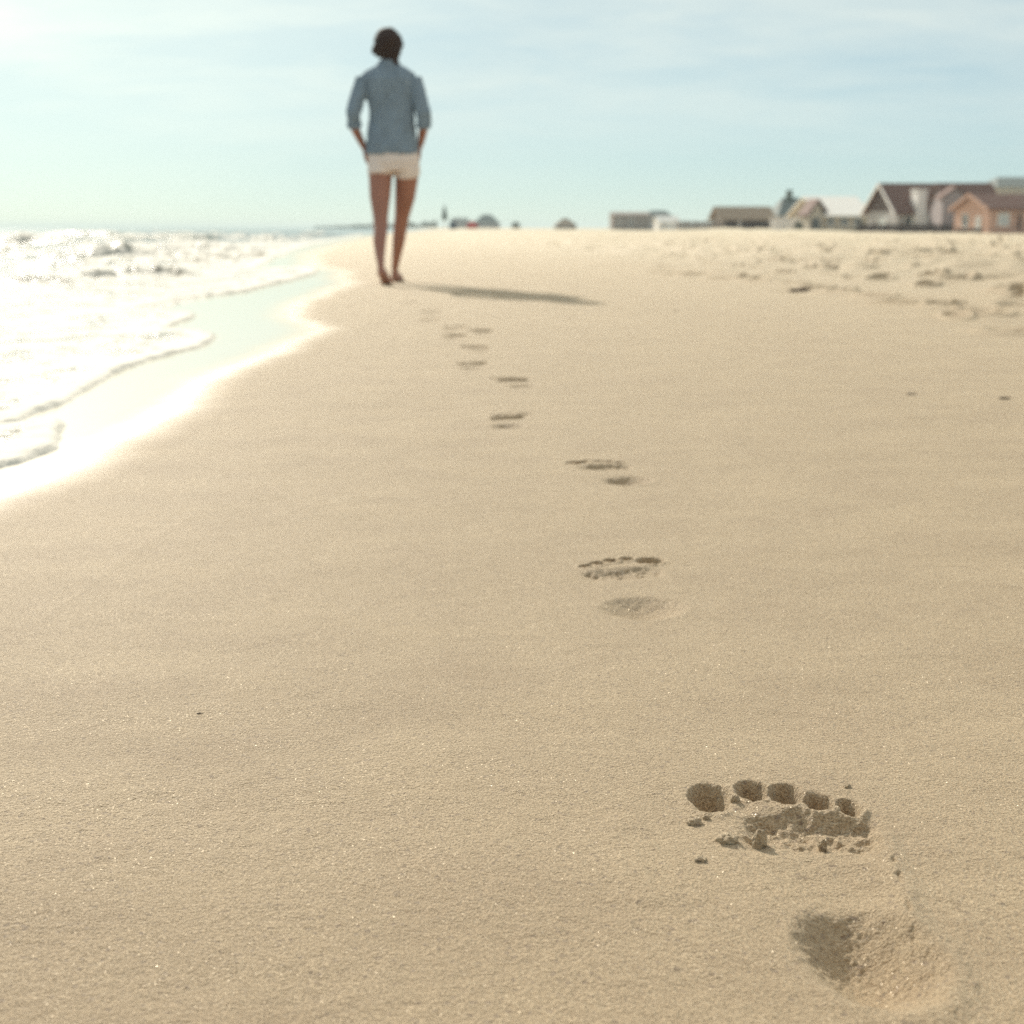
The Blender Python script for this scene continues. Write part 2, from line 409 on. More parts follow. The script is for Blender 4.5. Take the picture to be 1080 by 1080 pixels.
def simple(name, col, rough=.7, var=.25, scale=6, bump=.0, bscale=40, stretch=(1, 1, 1), spec=.5):
    m, t, o = nt(name); L = t.links.new
    tc = N(t, 'ShaderNodeTexCoord').outputs['Object']
    mp = N(t, 'ShaderNodeMapping'); mp.inputs['Scale'].default_value = stretch; L(tc, mp.inputs[0])
    n = noise_n(t, mp.outputs[0], scale, 5, .6).outputs['Fac']
    lo = tuple(c * (1 - var) for c in col); hi = tuple(min(1, c * (1 + var)) for c in col)
    c = ramp(t, n, [(.3, lo), (.7, hi)])
    p = N(t, 'ShaderNodeBsdfPrincipled'); L(c, p.inputs['Base Color']); p.inputs['Roughness'].default_value = rough
    p.inputs['Specular IOR Level'].default_value = spec
    if bump:
        b = N(t, 'ShaderNodeBump'); b.inputs['Distance'].default_value = bump; b.inputs['Strength'].default_value = .7
        L(noise_n(t, mp.outputs[0], bscale, 4, .6).outputs['Fac'], b.inputs['Height']); L(b.outputs[0], p.inputs['Normal'])
    L(p.outputs[0], o.inputs[0]); return m

def boards(name, col, pitch=.18, vertical=False, rough=.75):
    m, t, o = nt(name); L = t.links.new
    tc = N(t, 'ShaderNodeTexCoord').outputs['Object']
    w = N(t, 'ShaderNodeTexWave'); w.wave_type = 'BANDS'; w.bands_direction = 'X' if vertical else 'Z'; w.wave_profile = 'SAW'
    w.inputs['Scale'].default_value = 1 / pitch / 6.2832 * 1.0 * 2 * math.pi / 2; L(tc, w.inputs['Vector'])
    n = noise_n(t, tc, 3, 5, .6).outputs['Fac']
    c = ramp(t, n, [(.3, tuple(x * .8 for x in col)), (.7, tuple(min(1, x * 1.15) for x in col))])
    b = N(t, 'ShaderNodeBump'); b.inputs['Distance'].default_value = .02; L(w.outputs['Fac'], b.inputs['Height'])
    p = N(t, 'ShaderNodeBsdfPrincipled'); L(c, p.inputs['Base Color']); L(b.outputs[0], p.inputs['Normal']); p.inputs['Roughness'].default_value = rough
    L(p.outputs[0], o.inputs[0]); return m

M = {}
M['sand'] = sand_material(); M['water'] = water_material()
M['skin'] = simple('tanned_skin', (.31, .150, .108), .55, .10, 9, .0008, 120)
M['hair'] = simple('dark_brown_hair', (.028, .016, .013), .75, .5, 60, .004, 60, (1, 1, .12))
M['chambray'] = simple('blue_chambray', (.19, .255, .315), .85, .16, 16, .009, 11, (1, 1, .45), .2)
M['shorts'] = simple('off_white_cotton', (.70, .64, .60), .85, .06, 14, .004, 20, (1, 1, 1), .2)
M['brown_roof'] = simple('brown_shingle', (.125, .062, .047), .85, .3, 4, .02, 14)
M['grey_roof'] = simple('grey_teal_shingle', (.13, .16, .155), .85, .25, 4, .02, 14)
M['tan_roof'] = simple('weathered_tan_shingle', (.30, .235, .165), .85, .2, 4, .02, 14)
M['white_roof'] = simple('white_metal_roof', (.88, .87, .80), .4, .04, 3, .01, 10)
M['brown_wall'] = boards('dark_brown_boards', (.085, .055, .05))
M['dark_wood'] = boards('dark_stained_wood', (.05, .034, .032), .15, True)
M['grey_wall'] = boards('pale_grey_siding', (.40, .40, .40))
M['cream_wall'] = boards('cream_siding', (.52, .46, .36))
M['salmon_wall'] = boards('salmon_siding', (.55, .36, .28))
M['mauve_wall'] = boards('grey_mauve_siding', (.30, .265, .275))
M['pale_wall'] = boards('pale_stone_siding', (.46, .43, .36))
M['white_paint'] = simple('white_paint', (.78, .77, .73), .6, .06, 5)
M['grey_wood'] = simple('weathered_grey_wood', (.23, .20, .175), .85, .3, 3, .01, 20)
M['glass'] = simple('window_glass', (.05, .06, .065), .08, .1, 2)
M['curtain_glass'] = simple('bright_window', (.45, .48, .47), .15, .1, 2)
M['green_paint'] = simple('dark_green_cloth', (.03, .055, .042), .8, .2, 6, .01, 20)
M['red_cloth'] = simple('red_cloth', (.50, .04, .04), .8, .15, 6)
M['blue_cloth'] = simple('dark_blue_cloth', (.035, .06, .10), .8, .15, 6)
M['leaf'] = simple('beach_shrub_leaf', (.055, .075, .045), .7, .4, 2)
M['bark'] = simple('shrub_bark', (.10, .07, .05), .9, .3, 8)
M['weed'] = simple('dried_seaweed', (.07, .045, .03), .8, .5, 60, .002, 200)
M['brick'] = simple('brick_red', (.30, .15, .11), .85, .2, 8, .01, 20)

# ------------------------------------------------------------------ object helpers
def link(name, me, mat=None, parent=None, label=None, cat=None, group=None, kind=None, smooth_=False):
    o = bpy.data.objects.new(name, me); COL.objects.link(o)
    if mat is not None and me is not None: me.materials.append(M[mat] if isinstance(mat, str) else mat)
    if parent is not None: o.parent = parent
    for k, v in (('label', label), ('category', cat), ('group', group), ('kind', kind)):
        if v: o[k] = v
    if smooth_ and me is not None: me.shade_smooth()
    return o
def empty(name, loc, rz=0, label=None, cat=None, group=None):
    o = link(name, None, label=label, cat=cat, group=group)
    o.location = loc; o.rotation_euler.z = rz; o.empty_display_size = .2; return o
def bm_obj(name, bm, mat, parent=None, smooth_=False, **kw):
    bmesh.ops.recalc_face_normals(bm, faces=bm.faces)
    me = bpy.data.meshes.new(name); bm.to_mesh(me); bm.free()
    return link(name, me, mat, parent, smooth_=smooth_, **kw)
def box(bm, x0, x1, y0, y1, z0, z1):
    vs = [bm.verts.new(p) for p in ((x0, y0, z0), (x1, y0, z0), (x1, y1, z0), (x0, y1, z0), (x0, y0, z1), (x1, y0, z1), (x1, y1, z1), (x0, y1, z1))]
    for f in ((0, 3, 2, 1), (4, 5, 6, 7), (0, 1, 5, 4), (1, 2, 6, 5), (2, 3, 7, 6), (3, 0, 4, 7)): bm.faces.new([vs[i] for i in f])
def prism(bm, prof, axis, a0, a1):
    """closed profile [(u, z)] swept along axis 'x' or 'y'"""
    def P(u, z, a): return (a, u, z) if axis == 'x' else (u, a, z)
    A = [bm.verts.new(P(u, z, a0)) for u, z in prof]; B = [bm.verts.new(P(u, z, a1)) for u, z in prof]
    bm.faces.new(A); bm.faces.new(B[::-1]); n = len(prof)
    for i in range(n): bm.faces.new([A[i], A[(i + 1) % n], B[(i + 1) % n], B[i]])
def tube(bm, pts, rad, n=14, flat=None, cap=True):
    """rounded tapered tube through pts; rad a number or (rx, ry) per point"""
    pts = [Vector(p) for p in pts]; prev = None; rings = []
    for i, p in enumerate(pts):
        d = (pts[min(i + 1, len(pts) - 1)] - pts[max(i - 1, 0)]).normalized()
        ref = Vector((1, 0, 0)) if abs(d.x) < .8 else Vector((0, 1, 0))
        b = d.cross(ref).normalized(); a = b.cross(d).normalized()
        r = rad[i]; rx, ry = (r, r) if not isinstance(r, (tuple, list)) else r
        rings.append([bm.verts.new(p + a * math.cos(2 * math.pi * k / n) * rx + b * math.sin(2 * math.pi * k / n) * ry) for k in range(n)])
    for A, B in zip(rings, rings[1:]):
        for k in range(n): bm.faces.new([A[k], A[(k + 1) % n], B[(k + 1) % n], B[k]])
    if cap: bm.faces.new(rings[0][::-1]); bm.faces.new(rings[-1])
def ball(bm, c, r, seg=16, rings=10, rot=None):
    mat = Matrix.Translation(c) @ (rot.to_4x4() if rot else Matrix.Identity(4)) @ Matrix.Diagonal((*r, 1))
    bmesh.ops.create_uvsphere(bm, u_segments=seg, v_segments=rings, radius=1, matrix=mat)
def fuse(bm, voxel, it=2, fac=.5, disp=None):
    """merge overlapping closed shapes of a bmesh into ONE continuous smooth mesh"""
    bmesh.ops.recalc_face_normals(bm, faces=bm.faces)
    me = bpy.data.meshes.new('tmp'); bm.to_mesh(me); bm.free()
    o = bpy.data.objects.new('tmp', me); COL.objects.link(o)
    r = o.modifiers.new('r', 'REMESH'); r.mode = 'VOXEL'; r.voxel_size = voxel; r.use_smooth_shade = True
    s = o.modifiers.new('s', 'SMOOTH'); s.iterations = it; s.factor = fac
    dg = bpy.context.evaluated_depsgraph_get()
    out = bpy.data.meshes.new_from_object(o.evaluated_get(dg))
    bpy.data.objects.remove(o); bpy.data.meshes.remove(me)
    if disp:
        for v in out.vertices: v.co = v.co + v.normal * disp(v.co)
    out.shade_smooth(); return out

# ------------------------------------------------------------------ world, sun, camera
w = bpy.data.worlds.new('World'); SC.world = w; w.use_nodes = True
t = w.node_tree
bg = t.nodes['Background']; L = t.links.new
sky = t.nodes.new('ShaderNodeTexSky'); sky.sky_type = 'NISHITA'; sky.sun_disc = False
sky.sun_elevation = R(SUN_EL); sky.sun_rotation = R(SUN_AZ); sky.air_density = .7; sky.dust_density = .15; sky.ozone_density = 1.0
tc = t.nodes.new('ShaderNodeTexCoord')
sep = t.nodes.new('ShaderNodeSeparateXYZ'); L(tc.outputs['Generated'], sep.inputs[0])
sd = Vector((math.sin(R(SUN_AZ)) * math.cos(R(SUN_EL)), math.cos(R(SUN_AZ)) * math.cos(R(SUN_EL)), math.sin(R(SUN_EL))))
zz = math_n(t, 'ADD', math_n(t, 'MAXIMUM', sep.outputs[2], 0.0), .16)
cx = math_n(t, 'DIVIDE', sep.outputs[0], zz); cy = math_n(t, 'DIVIDE', sep.outputs[1], zz)
cmb = t.nodes.new('ShaderNodeCombineXYZ'); L(cx, cmb.inputs[0]); L(cy, cmb.inputs[1])
mp = t.nodes.new('ShaderNodeMapping'); mp.inputs['Rotation'].default_value = (0, 0, R(-24)); mp.inputs['Scale'].default_value = (.9, 1.3, 1); L(cmb.outputs[0], mp.inputs[0])
c1 = noise_n(t, mp.outputs[0], .62, 5, .6); c1.inputs['Distortion'].default_value = .5
c2 = noise_n(t, mp.outputs[0], 2.6, 7, .62); c2.inputs['Distortion'].default_value = .35
cl = math_n(t, 'ADD', math_n(t, 'MULTIPLY', c1.outputs['Fac'], .62), math_n(t, 'MULTIPLY', c2.outputs['Fac'], .38))
veil = ramp(t, cl, [(.43, (0, 0, 0)), (.62, (1, 1, 1))])
fade = ramp(t, sep.outputs[2], [(.015, (0, 0, 0)), (.11, (1, 1, 1))])
high = ramp(t, sep.outputs[2], [(.12, (0, 0, 0)), (.55, (1, 1, 1))])
cf = math_n(t, 'ADD', SKY_F0, math_n(t, 'MULTIPLY', high, .28))
dp = t.nodes.new('ShaderNodeVectorMath'); dp.operation = 'DOT_PRODUCT'; L(tc.outputs['Generated'], dp.inputs[0]); dp.inputs[1].default_value = sd
glow = ramp(t, dp.outputs['Value'], [(.6, (0, 0, 0)), (.88, (.17, .17, .17)), (.95, (.52, .52, .52)), (1.0, (1, 1, 1))])
tint = mixc(t, 1, sky.outputs[0], SKY_TINT, 'MULTIPLY')
veilc = mixc(t, glow, mixc(t, high, CLOUD_C, (9.2, 8.9, 8.6)), CLOUD_SUN)
cirrus = mixc(t, glow, CIRRUS_C, CLOUD_SUN)
base_sky = mixc(t, cf, tint, veilc)
L(mixc(t, math_n(t, 'MULTIPLY', math_n(t, 'MULTIPLY', veil, fade), SKY_VEIL), base_sky, cirrus), bg.inputs[0]); bg.inputs[1].default_value = .0565

sl = bpy.data.lights.new('sun', 'SUN'); sl.energy = 4.3; sl.angle = R(.9); sl.color = (1, .90, .77)
so = bpy.data.objects.new('sun', sl); COL.objects.link(so); so.rotation_euler = sd.to_track_quat('Z', 'Y').to_euler(); so.location = (-8, 14, 12)

cam = bpy.data.cameras.new('camera'); co = bpy.data.objects.new('camera', cam); COL.objects.link(co)
co.location = (0, 0, CAMH); co.rotation_euler = (math.pi / 2 - PITCH, 0, 0)
cam.sensor_width = 36; cam.lens = F / 1080 * 36; cam.clip_start = .02; cam.clip_end = 20000
cam.dof.use_dof = True; cam.dof.focus_distance = 1.05; cam.dof.aperture_fstop = 10.8; cam.dof.aperture_blades = 0
SC.camera = co
SC.view_settings.view_transform = 'Standard'; SC.view_settings.look = 'None'; SC.view_settings.exposure = 0.47; SC.view_settings.gamma = 1

# ------------------------------------------------------------------ ground sheet and the footprints cut out of it
def geo(a, b, ratio):
    n = max(1, int(math.ceil(math.log(b / a) / ratio))); return [a * (b / a) ** (i / n) for i in range(n)]
rows = [-60, -30, -15, -7, -3.5, -1.6, -.7, -.2, .05, .2, .3, .36, .40, .43]
rows += list(np.arange(.45, .95, .0017)) + geo(.95, 4, .0021) + geo(4, 14, .0034) + geo(14, 60, .010) + geo(60, 6000, .05) + [6000]
rows = np.array(rows)
sdn = np.linspace(-1, 1, 620)
so_ = np.array([1.004 * 1.062 ** i for i in range(1, 78)])
cols = np.concatenate([-so_[::-1], sdn, so_])
Wd = np.where(rows > .45, .362 * rows + .045, .208)
X = cols[None, :] * Wd[:, None]; Y = np.repeat(rows[:, None], len(cols), 1)
lim = np.sign(X) * np.minimum(np.abs(X), 9000); X = lim
spacing = np.maximum(np.gradient(rows)[:, None], (2 / 620 * Wd)[:, None]) + 0 * X
Z, OWN, PART = sand_z(X, Y, spacing)
S = X - xw(Y)
wsd = np.full(X.shape, 0.0)
nb = np.abs(S) < 1.6
wsd[nb] = sdist(X[nb], Y[nb], PW); wsd[~nb] = np.where(S[~nb] < 0, 1, -1)
soft = .050 + .007 * np.clip(Y, 0, 40)
WETA = smooth(-2.6, .9, wsd / soft + .5 * fbm(X * 6, Y * 5, 81, 2))
DRYA = smooth(1.9, 4.2, S + .6 * fbm(X * 1.1, Y * .5, 82, 3))
nr, nc = X.shape
gx, gy = np.gradient(Z, axis=1), np.gradient(Z, axis=0)
dX = np.gradient(X, axis=1); dXr = np.gradient(X, axis=0); dYr = np.gradient(Y, axis=0)
zx = gx / np.where(np.abs(dX) < 1e-9, 1e-9, dX); zy = (gy - zx * dXr) / np.where(np.abs(dYr) < 1e-9, 1e-9, dYr)
NRM = np.stack([-zx, -zy, np.ones_like(zx)], -1); NRM /= np.linalg.norm(NRM, axis=-1, keepdims=True)
ii = np.arange(nr * nc).reshape(nr, nc)
Q = np.stack([ii[:-1, :-1], ii[:-1, 1:], ii[1:, 1:], ii[1:, :-1]], -1).reshape(-1, 4)
V = np.stack([X, Y, Z], -1).reshape(-1, 3); NV = NRM.reshape(-1, 3)
fo = OWN.reshape(-1)[Q]; fown = np.where((fo == fo[:, :1]).all(1), fo[:, 0], -1)
fpart = PART.reshape(-1)[Q[:, 0]]
WV, DV = WETA.reshape(-1), DRYA.reshape(-1)

def mesh_of(name, faces, off=(0, 0, 0)):
    idx, inv = np.unique(faces, return_inverse=True); inv = inv.reshape(-1, 4)
    me = bpy.data.meshes.new(name)
    v = (V[idx] - np.array(off)).astype(np.float32)
    me.vertices.add(len(v)); me.vertices.foreach_set('co', v.ravel())
    me.loops.add(inv.size); me.loops.foreach_set('vertex_index', inv.ravel().astype(np.int32))
    me.polygons.add(len(inv)); me.polygons.foreach_set('loop_start', np.arange(0, inv.size, 4, dtype=np.int32))
    me.update(calc_edges=True); me.shade_smooth()
    for nm, arr in (('wet', WV), ('dry', DV)):
        a = me.attributes.new(nm, 'FLOAT', 'POINT'); a.data.foreach_set('value', arr[idx].astype(np.float32))
    me.normals_split_custom_set_from_vertices(NV[idx].astype(np.float32))
    return me

link('beach_sand', mesh_of('beach_sand', Q[fown < 0]), 'sand', kind='structure')
for k, pr in enumerate(PRINTS):
    sel = fown == k
    if not sel.any(): continue
    c = V[Q[sel].ravel()].mean(0)
    root = empty('footprint', c, 0, pr['label'], 'footprint', 'bare footprints leading to the woman')
    if not pr['parts']:
        heel_i = [i for i, d in enumerate(DENTS) if d['tag'] == (k, 'heel_print')][0]
        for nm, s2 in (('forefoot_print', sel & (fpart != heel_i)), ('heel_print', sel & (fpart == heel_i))):
            if s2.any(): link(nm, mesh_of(nm, Q[s2], c), 'sand', root)
        continue
    for di, d in enumerate(DENTS):
        if d['tag'][0] != k: continue
        s2 = sel & (fpart == di)
        if s2.any(): link(d['tag'][1], mesh_of(d['tag'][1], Q[s2], c), 'sand', root)

# ------------------------------------------------------------------ sea
rw = np.array([-60, -30, -12, -5, -2, -.5, .4, .9, 1.2] + geo(1.4, 16, .0048) + geo(16, 90, .010) + geo(90, 8000, .045) + [8000])
tt = np.concatenate([np.linspace(0, 1.9, 210), 1.9 * np.exp(np.linspace(0, math.log(9000 / 1.9), 190))[1:]])
lead = .45 + .012 * np.clip(rw, 0, 40)
WXg = (xw(rw) + lead)[:, None] - tt[None, :] * (1 + .02 * np.clip(rw, 0, 60))[:, None]
WYg = np.repeat(rw[:, None], len(tt), 1)
sz = base_z(WXg, WYg); s = WXg - xw(WYg)
def sheet(P, th, edge):
    d = np.full(WXg.shape, -9.0)
    k = (s > -3.5) & (s < 1.6) & (WYg > .5)
    wob = .014 * fbm(WXg[k] * 7, WYg[k] * 6, 91, 3) + .009 * fbm(WXg[k] * 40, WYg[k] * 36, 92, 2)
    d[k] = sdist(WXg[k], WYg[k], P) + wob * np.clip(WYg[k] / 3, .5, 2.0)
    return d
surf = SEA + .012 * fbm(WXg * .8, WYg * .6, 101, 3) * smooth(.2, -1.5, s)
# rolling waves; each crest a hump with a steep side to the shore
rngw = np.random.RandomState(12)
crests = []
for (px, py, wpx, hpx, dd) in ((34, 299, 40, 9, 0), (103, 292, 20, 6.5, 0), (158, 289, 40, 7, 0), (62, 280, 40, 10, 0), (20, 277, 20, 5, 0), (118, 272, 26, 6, 0), (45, 262, 30, 5, 0)):
    a, yy, zz_ = ray(px, py); tq = (CAMH - SEA) / -zz_
    crests.append((a * tq, yy * tq, wpx / F * yy * tq * 1.1, .10 + .005 * yy * tq, hpx / F * yy * tq * 1.15, rngw.uniform(-.1, .25)))
for i in range(230):
    y = 17 * (22 ** rngw.rand()); q = rngw.rand()
    x = float(xw(np.array(y))) - 1.2 - q * (.36 * y)
    crests.append((x, y, rngw.uniform(.9, 3.2) * (y / 40) ** .4, rngw.uniform(.18, .5) * (y / 40) ** .4, rngw.uniform(.04, .16) * (y / 50) ** .35, rngw.uniform(-.3, .5)))
crest_m = np.zeros_like(surf); crest_n = np.zeros_like(surf)
for ic, (cx_, cy_, lw, tw, hh, an) in enumerate(crests):
    m = 2.6 * max(lw, tw); j0, j1 = np.searchsorted(rw, (cy_ - m, cy_ + m))
    if j1 <= j0: continue
    Xr = WXg[j0:j1] - cx_; Yr = WYg[j0:j1] - cy_
    ca, sa = math.cos(an), math.sin(an)
    u = (Xr * ca + Yr * sa) / lw; v = (-Xr * sa + Yr * ca) / tw
    v = np.where(v < 0, v * 1.9, v) + .35 * vnoise(Xr * 3 / lw, Yr * 0 + cx_, 5)
    e = np.exp(-np.abs(u) ** 3 - v * v) * (1 + .7 * vnoise(Xr * 2.5 / tw, Yr * 1.0 / tw + cx_ * 7, 6))
    surf[j0:j1] += hh * e * smooth(.0, -.6, s[j0:j1])
    (crest_n if ic < 7 else crest_m)[j0:j1] = np.maximum((crest_n if ic < 7 else crest_m)[j0:j1], e)
dA, dB, dD = sheet(PA, 0, 0), sheet(PB, 0, 0), sheet(PD, 0, 0)
def lip(d, hi, lo):
    return np.where(d > 0, hi * (1 - np.exp(-np.maximum(d, 0) / .007)) * np.exp(-np.maximum(d, 0) / .10) + lo * (1 - np.exp(-np.maximum(d, 0) / .05)), d * .6)
nz_ = 1 + .6 * fbm(WXg * 13, WYg * 11, 95, 3)
tA = lip(dA, .011, .006) * np.where(dA > 0, nz_, 1); tB = lip(dB, .012, .007) * np.where(dB > 0, nz_, 1); tD = lip(dD, .017, .010) * np.where(dD > 0, nz_, 1)
thick = np.maximum(np.maximum(tA, tB), tD)
thick = np.where(WYg < 1.3, -.02, thick)
wz = np.maximum(surf, sz + np.maximum(thick, -.02))
inside = np.maximum(np.maximum(dA, dB), dD)
foam = .54 * smooth(.0, .015, inside) * smooth(-2.3, -.6, s)
foam = np.maximum(foam, .95 * np.exp(-(np.clip(dA, 0, 9) / .10) ** 2) * (dA > -.02))
foam = np.maximum(foam, .95 * np.exp(-(np.clip(dB, 0, 9) / .12) ** 2) * (dB > -.02))
foam = np.maximum(foam, .95 * np.exp(-(np.clip(dD, 0, 9) / .16) ** 2) * (dD > -.02))
foam = np.maximum(foam, .42 * smooth(-9, -1.5, s) * (1 - smooth(30, 120, WYg)) + .1 * smooth(-80, -8, s))
foam = np.maximum(foam, .62 * smooth(.45, .8, crest_m)) * (1 - .06 * smooth(.25, .6, crest_n))
shal = smooth(-3.0, -.2, s)
nr, nc = WXg.shape
ii = np.arange(nr * nc).reshape(nr, nc)
Qw = np.stack([ii[:-1, 1:], ii[:-1, :-1], ii[1:, :-1], ii[1:, 1:]], -1).reshape(-1, 4)
hid = (wz - sz).reshape(-1)
Qw = Qw[(hid[Qw] > -.012).any(1)]
idx, inv = np.unique(Qw, return_inverse=True); inv = inv.reshape(-1, 4)
me = bpy.data.meshes.new('sea_water')
me.vertices.add(len(idx)); me.vertices.foreach_set('co', np.stack([WXg, WYg, wz], -1).reshape(-1, 3)[idx].astype(np.float32).ravel())
me.loops.add(inv.size); me.loops.foreach_set('vertex_index', inv.ravel().astype(np.int32))
me.polygons.add(len(inv)); me.polygons.foreach_set('loop_start', np.arange(0, inv.size, 4, dtype=np.int32))
me.update(); me.validate(); me.shade_smooth()
for nm, arr in (('foam', foam), ('shallow', shal)):
    a = me.attributes.new(nm, 'FLOAT', 'POINT'); a.data.foreach_set('value', arr.reshape(-1)[idx].astype(np.float32))
link('sea_water', me, 'water', kind='structure')

# ------------------------------------------------------------------ sand clumps in the nearest print, scraps on the beach
def clump(px, py, w_, h_, label, mat='sand', name='sand_clump', cat='sand clump', group='sand clumps kicked up at the nearest footprint', sd=0, flat=1.0, lift=.08):
    x, y, z = ground(px, py)
    zf = float(sand_z(np.array([[x]]), np.array([[y]]), np.array([[.0012]]))[0][0, 0])
    k = math.hypot(y, CAMH) / F
    bm = bmesh.new()
    bmesh.ops.create_icosphere(bm, subdivisions=4, radius=1)
    for v in bm.verts:
        p = v.co.copy()
        n1 = mnoise.noise(p * 1.3 + Vector((sd * 9.1, 0, 3))) * .45 + mnoise.noise(p * 3.1 + Vector((sd, 5, 0))) * .28 + mnoise.noise(p * 7 + Vector((sd, 5, 9))) * .14
        v.co = Vector((p.x * w_ * k / 2, p.y * w_ * k / 2 * flat, p.z * h_ * k / 2)) * (1 + n1)
    o = bm_obj(name, bm, mat, None, True, label=label, cat=cat, group=group)
    o.location = (x, y, zf + h_ * k * lift)
    for nm, vv in (('dry', .45), ('wet', 0.0)):  # dry sand tone lightens the clumps in place of light on their near sides
        a_ = o.data.attributes.new(nm, 'FLOAT', 'POINT'); a_.data.foreach_set('value', np.full(len(o.data.vertices), vv, np.float32))
    return o
clump(733, 868, 15, 10, 'small lump of sand left of the ball hollow, below the big toe hole', sd=1)
clump(745, 863, 8, 7, 'tiny crumb of sand touching the lump below the big toe hole', sd=2)
clump(801, 888, 15, 24, 'tallest upright lump of sand standing in the ball hollow', sd=3, lift=.35)
clump(766, 888, 20, 13, 'shaded lump of sand at the left end of the ball hollow', sd=4)
clump(868, 887, 9, 15, 'small upright crumb of sand in the right half of the ball hollow', sd=5, lift=.3)
clump(775, 846, 9, 11, 'small crumb of sand between the big toe hole and the next', sd=6)
clump(738, 907, 13, 5, 'flat crumb of sand lying apart, lowest left of the ball hollow', sd=7)
clump(894, 831, 7, 5, 'tiny crumb of sand beyond the smallest toe hole', sd=8)

def scrap(px, py, wpx, label, sd=0, n=7):
    x, y, z = ground(px, py); k = y / F; rr = random.Random(sd)
    z = float(sand_z(np.array([[x]]), np.array([[y]]), np.array([[.02]]))[0][0, 0])
    bm = bmesh.new(); w_ = wpx * k
    for i in range(n):
        p = Vector((rr.uniform(-.35, .1) * w_, rr.uniform(-.25, .25) * w_, .1 * w_ * rr.random())); pts = [p]
        d = rr.uniform(-.5, .5)
        for j in range(5):
            d += rr.uniform(-.6, .6)
            p = p + Vector((math.cos(d) * .14 * w_, math.sin(d) * .14 * w_, rr.uniform(-.03, .035) * w_)); p.z = max(p.z, .01 * w_); pts.append(p)
        r0 = .045 * w_ * rr.uniform(.6, 1.3)
        tube(bm, pts, [r0 * q for q in (.5, 1, 1.1, .9, .7, .25)], 6)
    o = bm_obj('seaweed_scrap', bm, 'weed', None, True, label=label, cat='seaweed', group='dried seaweed scraps on the beach')
    o.location = (x, y, z); return o
scrap(1056, 291, 26, 'largest dark tangle of dried seaweed on pale trampled sand near the right edge', 1, 14)
scrap(960, 416, 11, 'small dark seaweed scrap alone on smooth sand, left one of a pair', 2)
scrap(1058, 421, 13, 'small dark seaweed scrap on smooth sand by the right edge', 3)
scrap(712, 328, 6, 'tiny seaweed scrap right of the shadow tip', 4, 5)
scrap(994, 320, 10, 'brown seaweed scrap just short of the wrack line', 5)
scrap(863, 301, 7, 'dark seaweed bit at the left end of the wrack line', 6, 5)
scrap(970, 299, 8, 'dark seaweed bit midway along the wrack line', 7, 5)
scrap(838, 308, 26, 'loose spray of thin brown seaweed strands at the foot of the trampled sand', 8, 9)
scrap(210, 752, 9, 'tiny shell-like seaweed speck alone on the left foreground sand', 9, 4)

# ------------------------------------------------------------------ the walking woman
U = .00581 * 1.0
fx, fy, fz = ground(404, 301.5)
PY0 = fy + .30
KX = .966 * (PY0 * CP) / F          # metres per photo pixel at her distance
def q(px, py, dy=0.0): return Vector(((px - 410) * KX, dy, (300 - py) * KX))
px0 = (415.5 - 540) / F * PY0 * CP * 1.02
WOMAN = Vector((px0, PY0, fz))
def rel(px): return px * KX

bm = bmesh.new()
def ring_torso(bm, rows_, n=28, sup=2.4):
    rings = []
    for (py, cx_, rx, ry, dy) in rows_:
        c = q(cx_, py, dy); ring = []
        for k in range(n):
            a = 2 * math.pi * k / n; ca, sa = math.cos(a), math.sin(a)
            ring.append(bm.verts.new(c + Vector((math.copysign(abs(ca) ** (2 / sup), ca) * rel(rx), math.copysign(abs(sa) ** (2 / sup), sa) * rel(ry), 0))))
        rings.append(ring)
    for A, B in zip(rings, rings[1:]):
        for k in range(n): bm.faces.new([A[k], A[(k + 1) % n], B[(k + 1) % n], B[k]])
    bm.faces.new(rings[0]); bm.faces.new(rings[-1][::-1])
# torso, neck
ring_torso(bm, [(173, 413, 24, 15, 0), (165, 413, 26, 18, 0), (150, 412.5, 24, 15.5, 0), (132, 412, 19, 12, .005), (118, 412, 19.5, 13, .01), (100, 411, 22.5, 15, .015), (86, 410, 25, 13.5, .01), (78, 409.5, 21, 10, 0), (70, 409.5, 13, 9, 0)])
tube(bm, [q(409.5, 74, 0), q(409.5, 64, 0), q(409, 52, .02)], [rel(8.5), rel(7.6), rel(8)])
# head with face (looking away, +y)
hc = q(409, 47.5, .015)
ball(bm, hc + Vector((0, -.005, .018)), (.069, .086, .078), 24, 16)
ball(bm, hc + Vector((0, .030, -.030)), (.056, .058, .066), 20, 14)
ball(bm, hc + Vector((0, .060, -.078)), (.026, .022, .020))
ball(bm, hc + Vector((0, .088, -.026)), (.010, .018, .019))
ball(bm, hc + Vector((0, .078, .012)), (.045, .014, .010))
ball(bm, hc + Vector((0, .082, -.054)), (.020, .009, .005)); ball(bm, hc + Vector((0, .080, -.063)), (.018, .009, .006))
for sx in (-1, 1):
    ball(bm, hc + Vector((sx * .074, .008, -.022)), (.008, .018, .030))
    ball(bm, hc + Vector((sx * .027, .070, .000)), (.013, .012, .009))
    ball(bm, hc + Vector((sx * .034, .060, -.030)), (.022, .022, .018))
